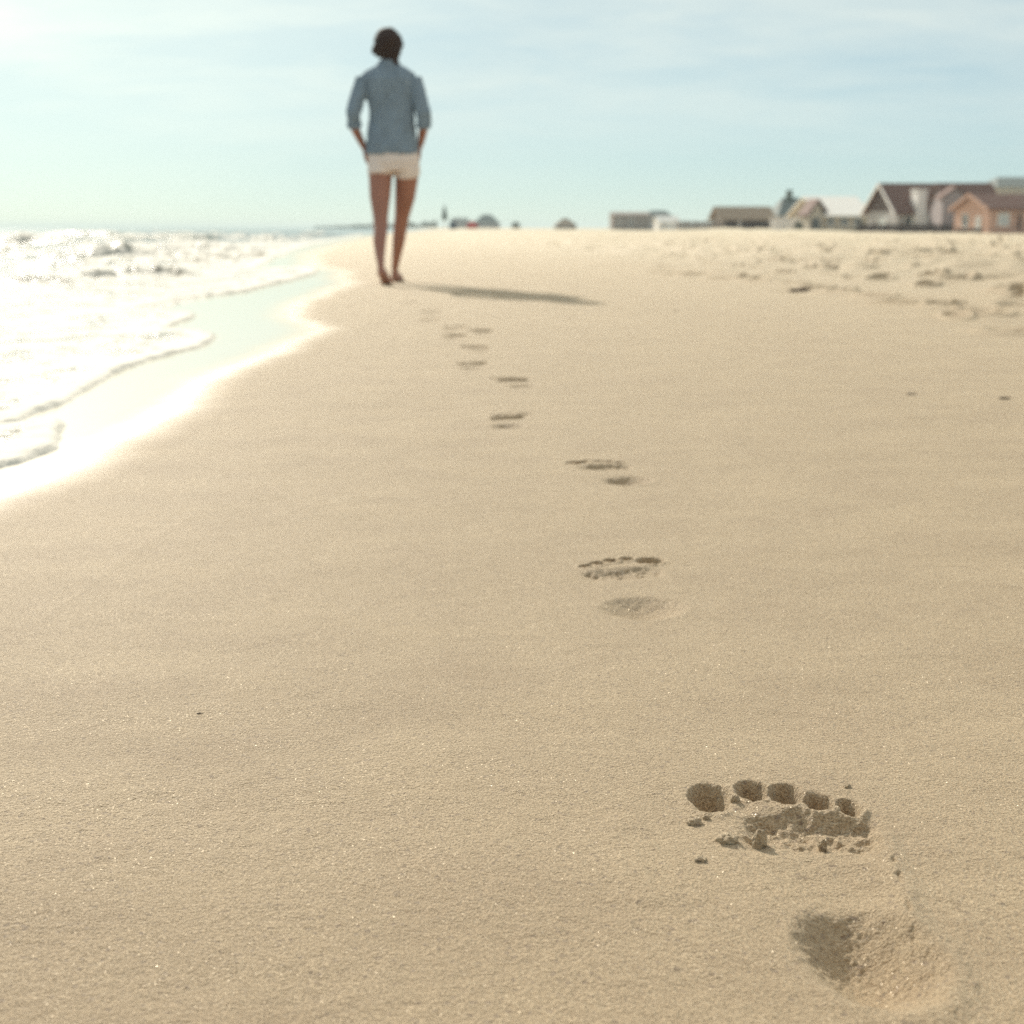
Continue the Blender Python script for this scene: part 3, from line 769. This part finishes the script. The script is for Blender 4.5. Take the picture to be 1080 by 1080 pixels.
# legs: left one trailing, right one striding ahead
FL, FRY = -.27, .33
tube(bm, [q(400, 164, 0), q(399, 184, -.01), q(398.5, 206, -.03), q(399, 226, -.06), q(399.5, 238, -.085), q(399, 253, -.155), q(400, 268, -.215), q(401.5, 279, FL), q(402, 285.5, FL - .012)],
     [(rel(14), rel(17)), (rel(13.0), rel(14)), (rel(11.4), rel(12.4)), (rel(8.4), rel(9.4)), (rel(7.6), rel(8.4)), (rel(7.2), rel(8.6)), (rel(5.2), rel(6.2)), (rel(3.7), rel(4.8)), (rel(3.6), rel(4.6))], 18)
tube(bm, [q(426, 164, 0), q(427, 184, .03), q(424, 206, .085), q(420, 226, .135), q(417.8, 238, .16), q(415, 254, .20), q(411.5, 272, .26), q(409, 285, FRY - .02), q(408.5, 292, FRY - .02)],
     [(rel(14), rel(17)), (rel(12.9), rel(14)), (rel(11.2), rel(12.4)), (rel(8.3), rel(9.4)), (rel(7.6), rel(8.4)), (rel(7.0), rel(8.6)), (rel(5.0), rel(6.2)), (rel(3.7), rel(4.8)), (rel(3.6), rel(4.6))], 18)
def foot(bm, heel, ang, side, lift=0.0):
    ca, sa = math.cos(ang), math.sin(ang)
    def T(l, w_, z): return heel + Vector((w_ * ca + l * sa, l * ca - w_ * sa, z + lift * max(0.0, .135 - l)))
    tube(bm, [T(-.034, 0, .026), T(-.02, 0, .030), T(.02, 0, .045), T(.07, .004, .040), T(.12, .006, .026), T(.155, .006, .017), T(.175, .004, .013)],
         [(.012, .014), (.024, .026), (.027, .042), (.030, .036), (.037, .024), (.037, .015), (.026, .010)], 14)
    for i, (l, w_, r) in enumerate(((.205, -.024, .0115), (.208, -.004, .0085), (.200, .012, .008), (.190, .026, .0078), (.176, .038, .0072))):
        w_ = w_ * side
        tube(bm, [T(.15, w_ * .85, .014), T((.15 + l) / 2, w_ * .95, .016), T(l, w_, .010)], [r * 1.1, r * 1.05, r * .8], 10)
g0 = float(base_z(np.array([WOMAN.x + q(402, 300).x]), np.array([WOMAN.y + FL]))[0]) - WOMAN.z
g1 = float(base_z(np.array([WOMAN.x + q(408.5, 300).x]), np.array([WOMAN.y + FRY]))[0]) - WOMAN.z
foot(bm, Vector((q(402, 300).x, FL - .005, g0 - .002)), .10, -1, .36)
foot(bm, Vector((q(408.5, 300).x, FRY - .01, g1 - .002)), .06, 1)
# arms: elbows out and back, hands going into the front pockets
ARM = {-1: [(386, 85, 0), (377, 100, -.03), (371.5, 119, -.055), (372, 133, -.03), (378, 147, .02), (382.5, 156, .05)],
       1: [(433, 85, 0), (441.5, 100, -.03), (446.5, 119, -.055), (446.5, 133, -.03), (443, 147, .02), (439.5, 156, .05)]}
for sx, pts in ARM.items():
    tube(bm, [q(*p) for p in pts], [rel(r) for r in (6.2, 6.2, 5.4, 5.2, 4.0, 3.3)], 14)
    wr = q(*pts[-1]); d = Vector((-sx * .35, .35, -.86)).normalized()
    tube(bm, [wr - d * .01, wr + d * .03, wr + d * .075, wr + d * .09], [(.020, .017), (.030, .016), (.037, .014), (.034, .012)], 12)
    for i in range(4):                                   # fingers, slightly curled
        o_ = Vector((0, .0185 * (1.5 - i), 0)) + Vector((0, 0, -.004 * abs(i - 1.2)))
        b_ = wr + d * .082 + o_; ln = (.072, .080, .075, .060)[i]; cu = Vector((-sx * .012, .006, 0))
        tube(bm, [b_ - d * .02, b_ + d * ln * .45 + cu * .3, b_ + d * ln * .78 + cu, b_ + d * ln + cu * 2.0], [.0088, .0086, .0078, .0062], 9)
    b_ = wr + d * .028 + Vector((0, .026, 0))
    tube(bm, [b_ - Vector((0, .012, 0)), b_ + Vector((sx * .004, .020, -.022)), b_ + Vector((sx * .002, .028, -.050))], [.0115, .0100, .0075], 9)
body = fuse(bm, .0048, 4, .45)
person = link('person', body, 'skin', label='woman walking away barefoot in a loose blue shirt and short white shorts', cat='person')
person.location = WOMAN

# shirt
bm = bmesh.new()
ring_torso(bm, [(161, 412, 28.5, 20.5, 0), (150, 412, 28, 20, 0), (140, 411.8, 26.5, 18.5, 0), (128, 412, 24.8, 17.5, .003), (117, 412.3, 24.3, 17, .008), (105, 411, 25.5, 17.5, .012), (94, 410, 28, 17.5, .012), (84, 409.5, 30, 16.5, .006), (77, 409.3, 28, 13.5, .002), (72, 409.2, 19, 11.5, 0), (68, 409.2, 12.5, 10.5, 0), (65, 409.2, 11, 10, 0)], 32, 2.5)
for sx, pts in ARM.items():
    tube(bm, [q(383 if sx < 0 else 436, 82.5, 0)] + [q(*p) for p in pts[1:4]], [rel(r) for r in (8.6, 8.2, 7.6, 7.0)], 18)
def crease(co):
    z = co.z
    a = mnoise.noise(Vector((co.x * 9, co.y * 9, z * 5 + co.x * 7)))
    b = mnoise.noise(Vector((co.x * 26 + z * 9, co.y * 26, z * 11 - co.x * 16)))
    c = mnoise.noise(Vector((co.x * 60, co.y * 60, z * 22)))
    return .009 * a + .0075 * (1 - abs(b) * 2.4) * .8 + .0016 * c
shirt = link('shirt', fuse(bm, .0062, 3, .5, crease), 'chambray', person, label='loose blue chambray shirt with sleeves rolled to the elbow')
bm = bmesh.new(); tube(bm, [q(409.2, 69.5, 0), q(409.2, 66, 0), q(409.2, 62.5, 0)], [(rel(13), rel(11.5)), (rel(11.6), rel(10.8)), (rel(10.2), rel(10))], 20)
link('collar', fuse(bm, .005, 2, .5), 'chambray', shirt)
for sx, pts in ARM.items():
    a_, b_ = q(*pts[2]), q(*pts[3])
    bm = bmesh.new(); tube(bm, [a_.lerp(b_, .66), a_.lerp(b_, .70), a_.lerp(b_, 1.0), a_.lerp(b_, 1.04)], [rel(7.4), rel(8.2), rel(7.9), rel(7.0)], 18)
    link('cuff', fuse(bm, .0045, 2, .5, lambda c: .002 * mnoise.noise(c * 60)), 'chambray', shirt)
# shorts
bm = bmesh.new()
ring_torso(bm, [(178.5, 413, 25, 17.5, 0), (168, 413, 27.8, 20, 0), (158, 412.8, 27.4, 19, 0), (150, 412.5, 25.5, 17.5, 0)], 30, 2.4)
tube(bm, [q(400, 164, 0), q(399.2, 174, -.004), q(399, 183.2, -.010)], [(rel(13.5), rel(18)), (rel(14.2), rel(17.6)), (rel(14.0), rel(16.4))], 24)
tube(bm, [q(426.5, 164, 0), q(427.3, 174, .014), q(427.4, 183.6, .030)], [(rel(13.5), rel(18)), (rel(14.4), rel(17.6)), (rel(14.0), rel(16.4))], 24)
shorts = link('shorts', fuse(bm, .0055, 3, .5, lambda c: .0025 * mnoise.noise(Vector((c.x * 22, c.y * 22, c.z * 40)))), 'shorts', person)
# hair: full at the back, flicked out at the sides, one lock down the right of the neck
bm = bmesh.new()
ball(bm, hc + Vector((0, -.018, .022)), (.089, .100, .085), 24, 16)
ball(bm, hc + Vector((-.040, -.045, -.024)), (.058, .055, .056)); ball(bm, hc + Vector((.034, -.045, -.026)), (.058, .055, .062))
ball(bm, hc + Vector((0, -.055, -.055)), (.054, .042, .042))
tube(bm, [hc + Vector((-.060, -.02, 0)), hc + Vector((-.082, -.03, -.030)), hc + Vector((-.090, -.035, -.055))], [.030, .024, .012], 10)
tube(bm, [hc + Vector((.060, -.02, .02)), hc + Vector((.086, -.03, .006)), hc + Vector((.101, -.035, -.004))], [.032, .020, .009], 10)
tube(bm, [hc + Vector((.036, -.050, -.04)), hc + Vector((.046, -.056, -.085)), hc + Vector((.054, -.052, -.125)), hc + Vector((.062, -.046, -.15))], [.032, .026, .016, .006], 10)
link('hair', fuse(bm, .005, 2, .5, lambda c: .008 * mnoise.noise(Vector((c.x * 45, c.y * 45, c.z * 16))) + .007 * mnoise.noise(Vector((c.x * 18, c.y * 18, c.z * 22 + 4)))), 'hair', person)

# ------------------------------------------------------------------ houses along the dune
def gz(x, y): return float(base_z(np.array([x]), np.array([y]))[0])
def house(label, name, pxc, pxr, y_base, y_eave, y_ridge, D, W, yaw, wall, roof, windows=(), gwin=(), over=.35, drop=.6, group='beach houses behind the dune', trim=None, hip=0.0, cat='house'):
    """pxc the near corner, pxr the right end; heights read at distance D"""
    c = at(pxc, y_base, D); zb = min(c.z, gz(c.x, c.y)) - drop * 0
    mpp = D / F / CP * CP
    Lf = (pxr - pxc) * mpp / math.cos(yaw) * 1.03; He = (y_base - y_eave) * mpp; Hr = (y_base - y_ridge) * mpp
    root = empty(name, (c.x, c.y, c.z), yaw, label, cat, group)
    b = -drop - max(0, c.z - gz(c.x, c.y))
    bm = bmesh.new(); prism(bm, [(0, b), (W, b), (W, He), (W / 2, Hr - .12), (0, He)] if hip <= 0 else [(0, b), (W, b), (W, He - .03), (0, He - .03)], 'x', 0, Lf); wl = bm_obj('wall', bm, wall, root)
    tk = .14; bm = bmesh.new(); sl_ = (Hr - He) / (W / 2); o_ = over
    if hip <= 0:
        prism(bm, [(-o_, He - sl_ * o_), (W / 2, Hr), (W + o_, He - sl_ * o_), (W + o_, He - sl_ * o_ + tk), (W / 2, Hr + tk), (-o_, He - sl_ * o_ + tk)], 'x', -o_, Lf + o_)
    else:
        zb_ = He - .02
        vs = [bm.verts.new(p) for p in ((-o_, -o_, zb_), (Lf + o_, -o_, zb_), (Lf + o_, W + o_, zb_), (-o_, W + o_, zb_), (hip, W / 2, Hr), (Lf - hip, W / 2, Hr))]
        for f_ in ((0, 3, 2, 1), (0, 1, 5, 4), (1, 2, 5), (2, 3, 4, 5), (3, 0, 4)): bm.faces.new([vs[i] for i in f_])
    rf = bm_obj('roof', bm, roof, root)
    if trim:
        bm = bmesh.new(); e = .06
        prism(bm, [(-o_ - e, He - sl_ * o_ - .10), (W / 2, Hr - .10), (W + o_ + e, He - sl_ * o_ - .10), (W + o_ + e, He - sl_ * o_ + .19), (W / 2, Hr + .19), (-o_ - e, He - sl_ * o_ + .19)], 'x', -o_ - .10, -o_ - .003)
        bm_obj('bargeboard', bm, trim, root)
    def win(x0, x1, z0, z1, face, kind='window', pane='glass', frame='white_paint'):
        f_ = .09; bm = bmesh.new()
        def bx(u0, u1, v0, v1, d0, d1):
            if face == 'front': box(bm, u0, u1, d0, d1, v0, v1)
            else: box(bm, d0, d1, u0, u1, v0, v1)
        bx(x0, x0 + f_, z0, z1, -.07, -.003); bx(x1 - f_, x1, z0, z1, -.07, -.003)
        bx(x0 + f_, x1 - f_, z1 - f_, z1, -.07, -.003); bx(x0 + f_, x1 - f_, z0, z0 + f_, -.07, -.003)
        if kind == 'window': bx((x0 + x1) / 2 - .025, (x0 + x1) / 2 + .025, z0 + f_, z1 - f_, -.055, -.003)
        fr = bm_obj(kind, bm, frame, root)
        bm = bmesh.new(); bx(x0 + f_ * .5, x1 - f_ * .5, z0 + f_ * .5, z1 - f_ * .5, -.035, -.006); bm_obj('pane' if kind == 'window' else 'door_leaf', bm, pane, fr)
    for w_ in windows: win(*w_[:4], 'front', *w_[4:])
    for w_ in gwin: win(*w_[:4], 'gable', *w_[4:])
    return root, Lf, He, Hr, W

# 1 low hut with an open dark front
r_, Lf, He, Hr, W = house('low hut with a tan roof and a dark shaded open front', 'beach_hut', 761, 812, 243.5, 230.5, 219.5, 190, 5.0, R(6), 'grey_wood', 'tan_roof', over=.5, cat='hut')
bm = bmesh.new(); box(bm, .15, Lf - .15, -.30, -.004, -.3, He - .25); bm_obj('open_front_shade', bm, 'dark_wood', r_)  # dark sheet stands in for the shade inside the open front
for i in range(4):
    bm = bmesh.new(); box(bm, .1 + i * (Lf - .4) / 3, .28 + i * (Lf - .4) / 3, -.46, -.31, -.3, He - .1); bm_obj('post', bm, 'white_paint' if i == 1 else 'dark_wood', r_)
# 2 grey teal roofed house
r_, Lf, He, Hr, W = house('house with a grey-green roof, green chimney and white lower wall', 'beach_house', 822, 856, 243, 228, 209, 210, 7, R(4), 'grey_wall', 'grey_roof', windows=((1.0, 2.0, .4, 1.5), (2.6, 3.6, .4, 1.5)), hip=1.2)
bm = bmesh.new(); box(bm, 1.6, 2.3, 2.6, 3.3, Hr - .9, Hr + .8); box(bm, 1.5, 2.4, 2.5, 3.4, Hr + .802, Hr + .95); bm_obj('chimney', bm, 'green_paint', r_)
bm = bmesh.new(); prism(bm, [(.0, He + .5), (.9, He + .5), (.9, He + 1.15), (.45, He + 1.5), (0, He + 1.15)], 'y', .7, 2.2)
dm = bm_obj('dormer', bm, 'white_paint', r_); dm.location = (2.0, 0, 0)
# 3 white roofed cottage with a brown gable porch
r_, Lf, He, Hr, W = house('cream cottage with a long bright white roof', 'beach_house', 868, 917, 243, 227.5, 208.5, 175, 12.0, R(8), 'cream_wall', 'white_roof', windows=((.5, 1.3, .5, 1.5), (2.0, 2.9, .5, 1.5), (3.6, 4.5, .5, 1.5)), gwin=((3.2, 4.2, .3, 1.4), (6.8, 7.8, .3, 1.4)), over=.45)
pr_ = bmesh.new(); prism(pr_, [(-2.3, He - .1), (-1.0, Hr - .45), (.15, He + .2), (.15, He + .38), (-1.0, Hr - .25), (-2.3, He + .08)], 'y', -1.2, 2.4); bm_obj('porch_roof', pr_, 'brown_roof', r_)
pr_ = bmesh.new(); prism(pr_, [(-2.0, -.5), (-.46, -.5), (-.46, He + .3), (-1.0, Hr - .6), (-2.0, He - .1)], 'y', -.9, 2.2); bm_obj('porch', pr_, 'pale_wall', r_)
pr_ = bmesh.new(); box(pr_, -1.7, -.8, -.96, -.903, .1, 1.3); bm_obj('porch_window', pr_, 'glass', r_)
# 4 brown roofed house
r_, Lf, He, Hr, W = house('large dark brown roofed house with a white gable edge and a pale chimney', 'beach_house', 946, 1004, 246, 223, 195.5, 150, 7.5, R(9), 'grey_wall', 'brown_roof', windows=((.6, 1.5, .6, 1.7), (3.6, 4.6, .6, 1.7), (5.0, 5.9, .6, 1.7)), gwin=((2.6, 4.6, .4, 1.5, 'window', 'curtain_glass'),), over=.55, trim='white_paint')
bm = bmesh.new(); box(bm, 1.55, 2.75, -.75, -.004, -.8, 2.0); box(bm, 1.7, 2.6, -.70, 1.0, 2.003, 4.0); box(bm, 1.62, 2.68, -.78, 1.08, 4.003, 4.2); bm_obj('chimney', bm, 'white_paint', r_)
bm = bmesh.new(); prism(bm, [(.0, 2.15), (7.5, 2.15), (3.75, 4.55)], 'x', -.06, -.003); bm_obj('gable_panel', bm, 'brown_wall', r_)
# 5 house behind, 7 house at far right
r_, Lf, He, Hr, W = house('brown roofed grey house half hidden behind the salmon cottage', 'beach_house', 996, 1046, 246, 214, 195.5, 142, 6, R(-2), 'mauve_wall', 'brown_roof', windows=((2.6, 3.4, 1.2, 2.3),), over=.35)
bm = bmesh.new(); prism(bm, [(-.55, -.6), (1.75, -.6), (1.75, 3.2), (.6, 4.05), (-.55, 3.2)], 'y', -1.0, -.003); bm_obj('gable_wing', bm, 'mauve_wall', r_)
bm = bmesh.new(); prism(bm, [(-.8, 3.05), (.6, 4.08), (2.0, 3.05), (2.0, 3.2), (.6, 4.25), (-.8, 3.2)], 'y', -1.2, 1.4); bm_obj('wing_roof', bm, 'brown_roof', r_)
# 6 salmon cottage
r_, Lf, He, Hr, W = house('salmon pink cottage with a low brown roof at the right edge', 'beach_house', 1042, 1110, 248.5, 221, 207, 122, 5.6, R(12), 'salmon_wall', 'brown_roof', windows=((.75, 1.75, .75, 1.75, 'window', 'curtain_glass'), (2.4, 2.9, .3, 1.8, 'door', 'brown_wall', 'salmon_wall')), gwin=((1.2, 2.0, .5, 1.5, 'window', 'curtain_glass'), (3.2, 4.2, .6, 1.7)), over=.3, trim='salmon_wall')
r_, Lf, He, Hr, W = house('tall pale house with a grey-green hip roof in the top right, farthest back', 'beach_house', 1050, 1120, 244, 199, 188, 225, 9, R(3), 'pale_wall', 'grey_roof', windows=((.6, 1.8, 3.6, 5.0), (2.6, 3.8, 3.6, 5.0), (4.6, 5.8, 3.6, 5.0)), hip=1.5)

def fence(label, px0, px1, ytop, ybot, D, mat, n):
    a, b = at(px0, ybot, D), at(px1, ybot, D); h = (ybot - ytop) / F * D
    root = empty('wooden_fence', a, math.atan2(b.y - a.y, b.x - a.x), label, 'fence')
    Ln = (b - a).length
    bm = bmesh.new()
    k = max(6, int(Ln / .17))
    for i in range(k): box(bm, i * Ln / k, i * Ln / k + Ln / k * .86, -.02, .0, -.5, h * (.94 + .05 * random.random()))
    bm_obj('paling_panel', bm, mat, root)
    for i in range(n):
        bm = bmesh.new(); x = i * (Ln - .12) / (n - 1); box(bm, x, x + .12, .003, .12, -.5, h + .08); bm_obj('post', bm, mat, root)
fence('dark paling fence in front of the brown roofed house', 905, 1012, 236.5, 247, 138, 'dark_wood', 8)
fence('low dark fence along the foot of the salmon cottage', 1008, 1036, 241, 249, 117, 'dark_wood', 4)
fence('long low grey boardwalk rail left of the tan roofed hut', 714, 765, 233.5, 243, 185, 'grey_wood', 6)
fence('white paling fence left of the cream cottage', 812, 846, 230, 241, 180, 'white_paint', 5)

G2 = 'small far-off buildings along the beach'
house('far low grey-brown building with a flat roof line', 'far_building', 646, 684, 241, 227.5, 224.5, 330, 7, R(2), 'grey_wood', 'grey_wood', windows=((1, 2, .8, 1.8), (3.5, 4.5, .8, 1.8)), group=G2, over=.1, cat='building')
house('far house with a dark blue-grey roof behind the white shed', 'far_house', 681, 709, 241, 230, 222.5, 380, 7, R(2), 'grey_wall', 'grey_roof', group=G2, hip=1.5)
house('far small white shed at the left end of the boardwalk rail', 'white_shed', 694, 715, 242, 234.5, 229, 280, 4, R(5), 'white_paint', 'white_roof', windows=((.8, 1.5, .4, 1.0),), group=G2, over=.2, cat='shed')
house('far hut with a brown peaked roof standing alone between two gaps', 'far_hut', 586, 607, 241, 238, 230.5, 420, 6, R(2), 'grey_wood', 'tan_roof', group=G2, hip=2.2, cat='hut')
house('far house with a wide grey hip roof right of the red tent', 'far_house', 500, 526, 241, 236, 226.5, 520, 9, R(2), 'grey_wall', 'grey_roof', group=G2, hip=3.0)
house('far grey house between the blue tent and the red tent', 'far_house', 477, 493, 241, 235, 230.5, 520, 7, R(2), 'grey_wall', 'grey_roof', group=G2, over=.2)
def tent(label, px0, px1, ytop, ybot, D, mat):
    a, b = at(px0, ybot, D), at(px1, ybot, D); wd = b.x - a.x; h = (ybot - ytop) / F * D
    root = empty('beach_tent', (a.x + wd / 2, D, a.z), 0, label, 'tent')
    bm = bmesh.new(); n = 14; prof = [(wd / 2 * math.cos(math.pi * i / n), h * math.sin(math.pi * i / n) ** .8 if 0 < i < n else -.3) for i in range(n + 1)]
    prism(bm, prof, 'y', -1.0, 1.0); bm_obj('canopy', bm, mat, root)
    for sx in (-1, 1):
        bm = bmesh.new(); tube(bm, [(sx * wd * .5, -1.05, 0), (sx * wd * .36, -1.05, h * .78), (0, -1.05, h * 1.02)], [.03, .03, .03], 6); bm_obj('pole', bm, 'grey_wood', root)
tent('small red domed beach tent far down the beach', 492, 504, 233.5, 240.5, 300, 'red_cloth')
tent('small dark blue domed beach tent far down the beach', 474, 482, 232.5, 240.5, 300, 'blue_cloth')
# closed beach umbrella on a pale pole
D = 190; b0 = at(469, 241.5, D); h = (241.5 - 216.5) / F * D
root = empty('beach_umbrella', b0, 0, 'closed dark green beach umbrella standing on a pale pole, far right of the woman', 'umbrella')
bm = bmesh.new(); tube(bm, [(0, 0, -.3), (0, 0, h * .98)], [.05, .035], 10); bm_obj('pole', bm, 'white_paint', root)
bm = bmesh.new(); n = 20; prev = None
for (zf, r) in ((.36, .16), (.40, .27), (.50, .29), (.65, .23), (.82, .13), (.95, .05), (1.0, .01)):
    ring = [bm.verts.new((math.cos(2 * math.pi * k / n) * r * (1 + .18 * (k % 2)), math.sin(2 * math.pi * k / n) * r * (1 + .18 * (k % 2)), h * zf)) for k in range(n)]
    if prev:
        for k in range(n): bm.faces.new([prev[k], prev[(k + 1) % n], ring[(k + 1) % n], ring[k]])
    else: bm.faces.new(ring[::-1])
    prev = ring
bm.faces.new(prev); bm_obj('folded_canopy', bm, 'green_paint', root)

def shrub(label, px, ytop, ybot, wpx, D, sd):
    rr = random.Random(sd); b = at(px, ybot, D); wd = wpx / F * D; h = (ybot - ytop) / F * D
    root = empty('dune_shrub', b, 0, label, 'shrub', 'shrubs on the dune')
    bm = bmesh.new()
    for i in range(420):
        a = rr.uniform(0, 6.283); k = rr.random() ** .5; zt = rr.random()
        prof = math.sin(math.pi * min(1, .25 + .75 * zt)) ** .6
        lump = .75 + .4 * mnoise.noise(Vector((math.cos(a) * 2 + sd, math.sin(a) * 2, zt * 3)))
        c = Vector((math.cos(a) * k * wd / 2 * prof * lump, math.sin(a) * k * wd / 2 * prof * lump, h * zt * lump + .05)); s_ = .11 * rr.uniform(.6, 1.4)
        v1 = Vector((rr.gauss(0, 1), rr.gauss(0, 1), rr.gauss(0, 1))).normalized() * s_; v2 = v1.orthogonal().normalized() * s_ * .5
        bm.faces.new([bm.verts.new(c - v1), bm.verts.new(c + v2), bm.verts.new(c + v1), bm.verts.new(c - v2)])
    bm_obj('crown', bm, 'leaf', root)
    bm = bmesh.new()
    for i in range(5):
        e = Vector((rr.uniform(-.3, .3) * wd, rr.uniform(-.3, .3) * wd, h * .7)); tube(bm, [(0, 0, -.2), e * .5, e], [.05, .035, .012], 6)
    bm_obj('stem', bm, 'bark', root)
shrub('low dark shrub on the beach right of the wide hip roof', 544, 233, 241, 16, 260, 3)
shrub('dark shrub at the right end of the white paling fence', 842, 233, 243, 14, 172, 5)
shrub('dark shrub between the cream cottage and the brown roofed house', 908, 234, 246, 16, 145, 6)

# far shore woods, one distant mass
bm = bmesh.new(); rr = random.Random(9)
for i in range(2600):
    px = 330 + 130 * rr.random() ** .5; Dd = rr.uniform(900, 1100)
    hpx = 1.2 + 5.5 * ((px - 340) / 120) * max(.1, .6 + .9 * mnoise.noise(Vector((px * .11, 3, 1)))) + 1.8 * mnoise.noise(Vector((px * .37, 7, 1)))
    hpx *= min(1, max(.15, (px - 345) / 30)); c = at(px, 240.5 - max(.4, hpx) * rr.random(), Dd); s_ = rr.uniform(.8, 1.8)
    v1 = Vector((rr.gauss(0, 1), rr.gauss(0, 1), rr.gauss(0, .7))).normalized() * s_; v2 = v1.orthogonal().normalized() * s_ * .7
    bm.faces.new([bm.verts.new(c - v1), bm.verts.new(c + v2), bm.verts.new(c + v1), bm.verts.new(c - v2)])
bm_obj('far_woods', bm, 'leaf', label='far-off bluish line of trees on the shore behind the woman', cat='woods', kind='stuff')

m, t, o = nt('sea_haze')
pv = t.nodes.new('ShaderNodeVolumePrincipled'); pv.inputs['Density'].default_value = .0004; pv.inputs['Color'].default_value = (.80, .95, .96, 1); pv.inputs['Anisotropy'].default_value = .1
t.links.new(pv.outputs[0], o.inputs['Volume'])
bm = bmesh.new(); box(bm, -9200, 9200, -120, 8300, -5.6, 9.5)
bm_obj('haze', bm, m, kind='stuff')
SC.cycles.use_denoising = False
SC.cycles.sample_clamp_direct = 8; SC.cycles.sample_clamp_indirect = 4; SC.cycles.max_bounces = 6; SC.cycles.volume_bounces = 0
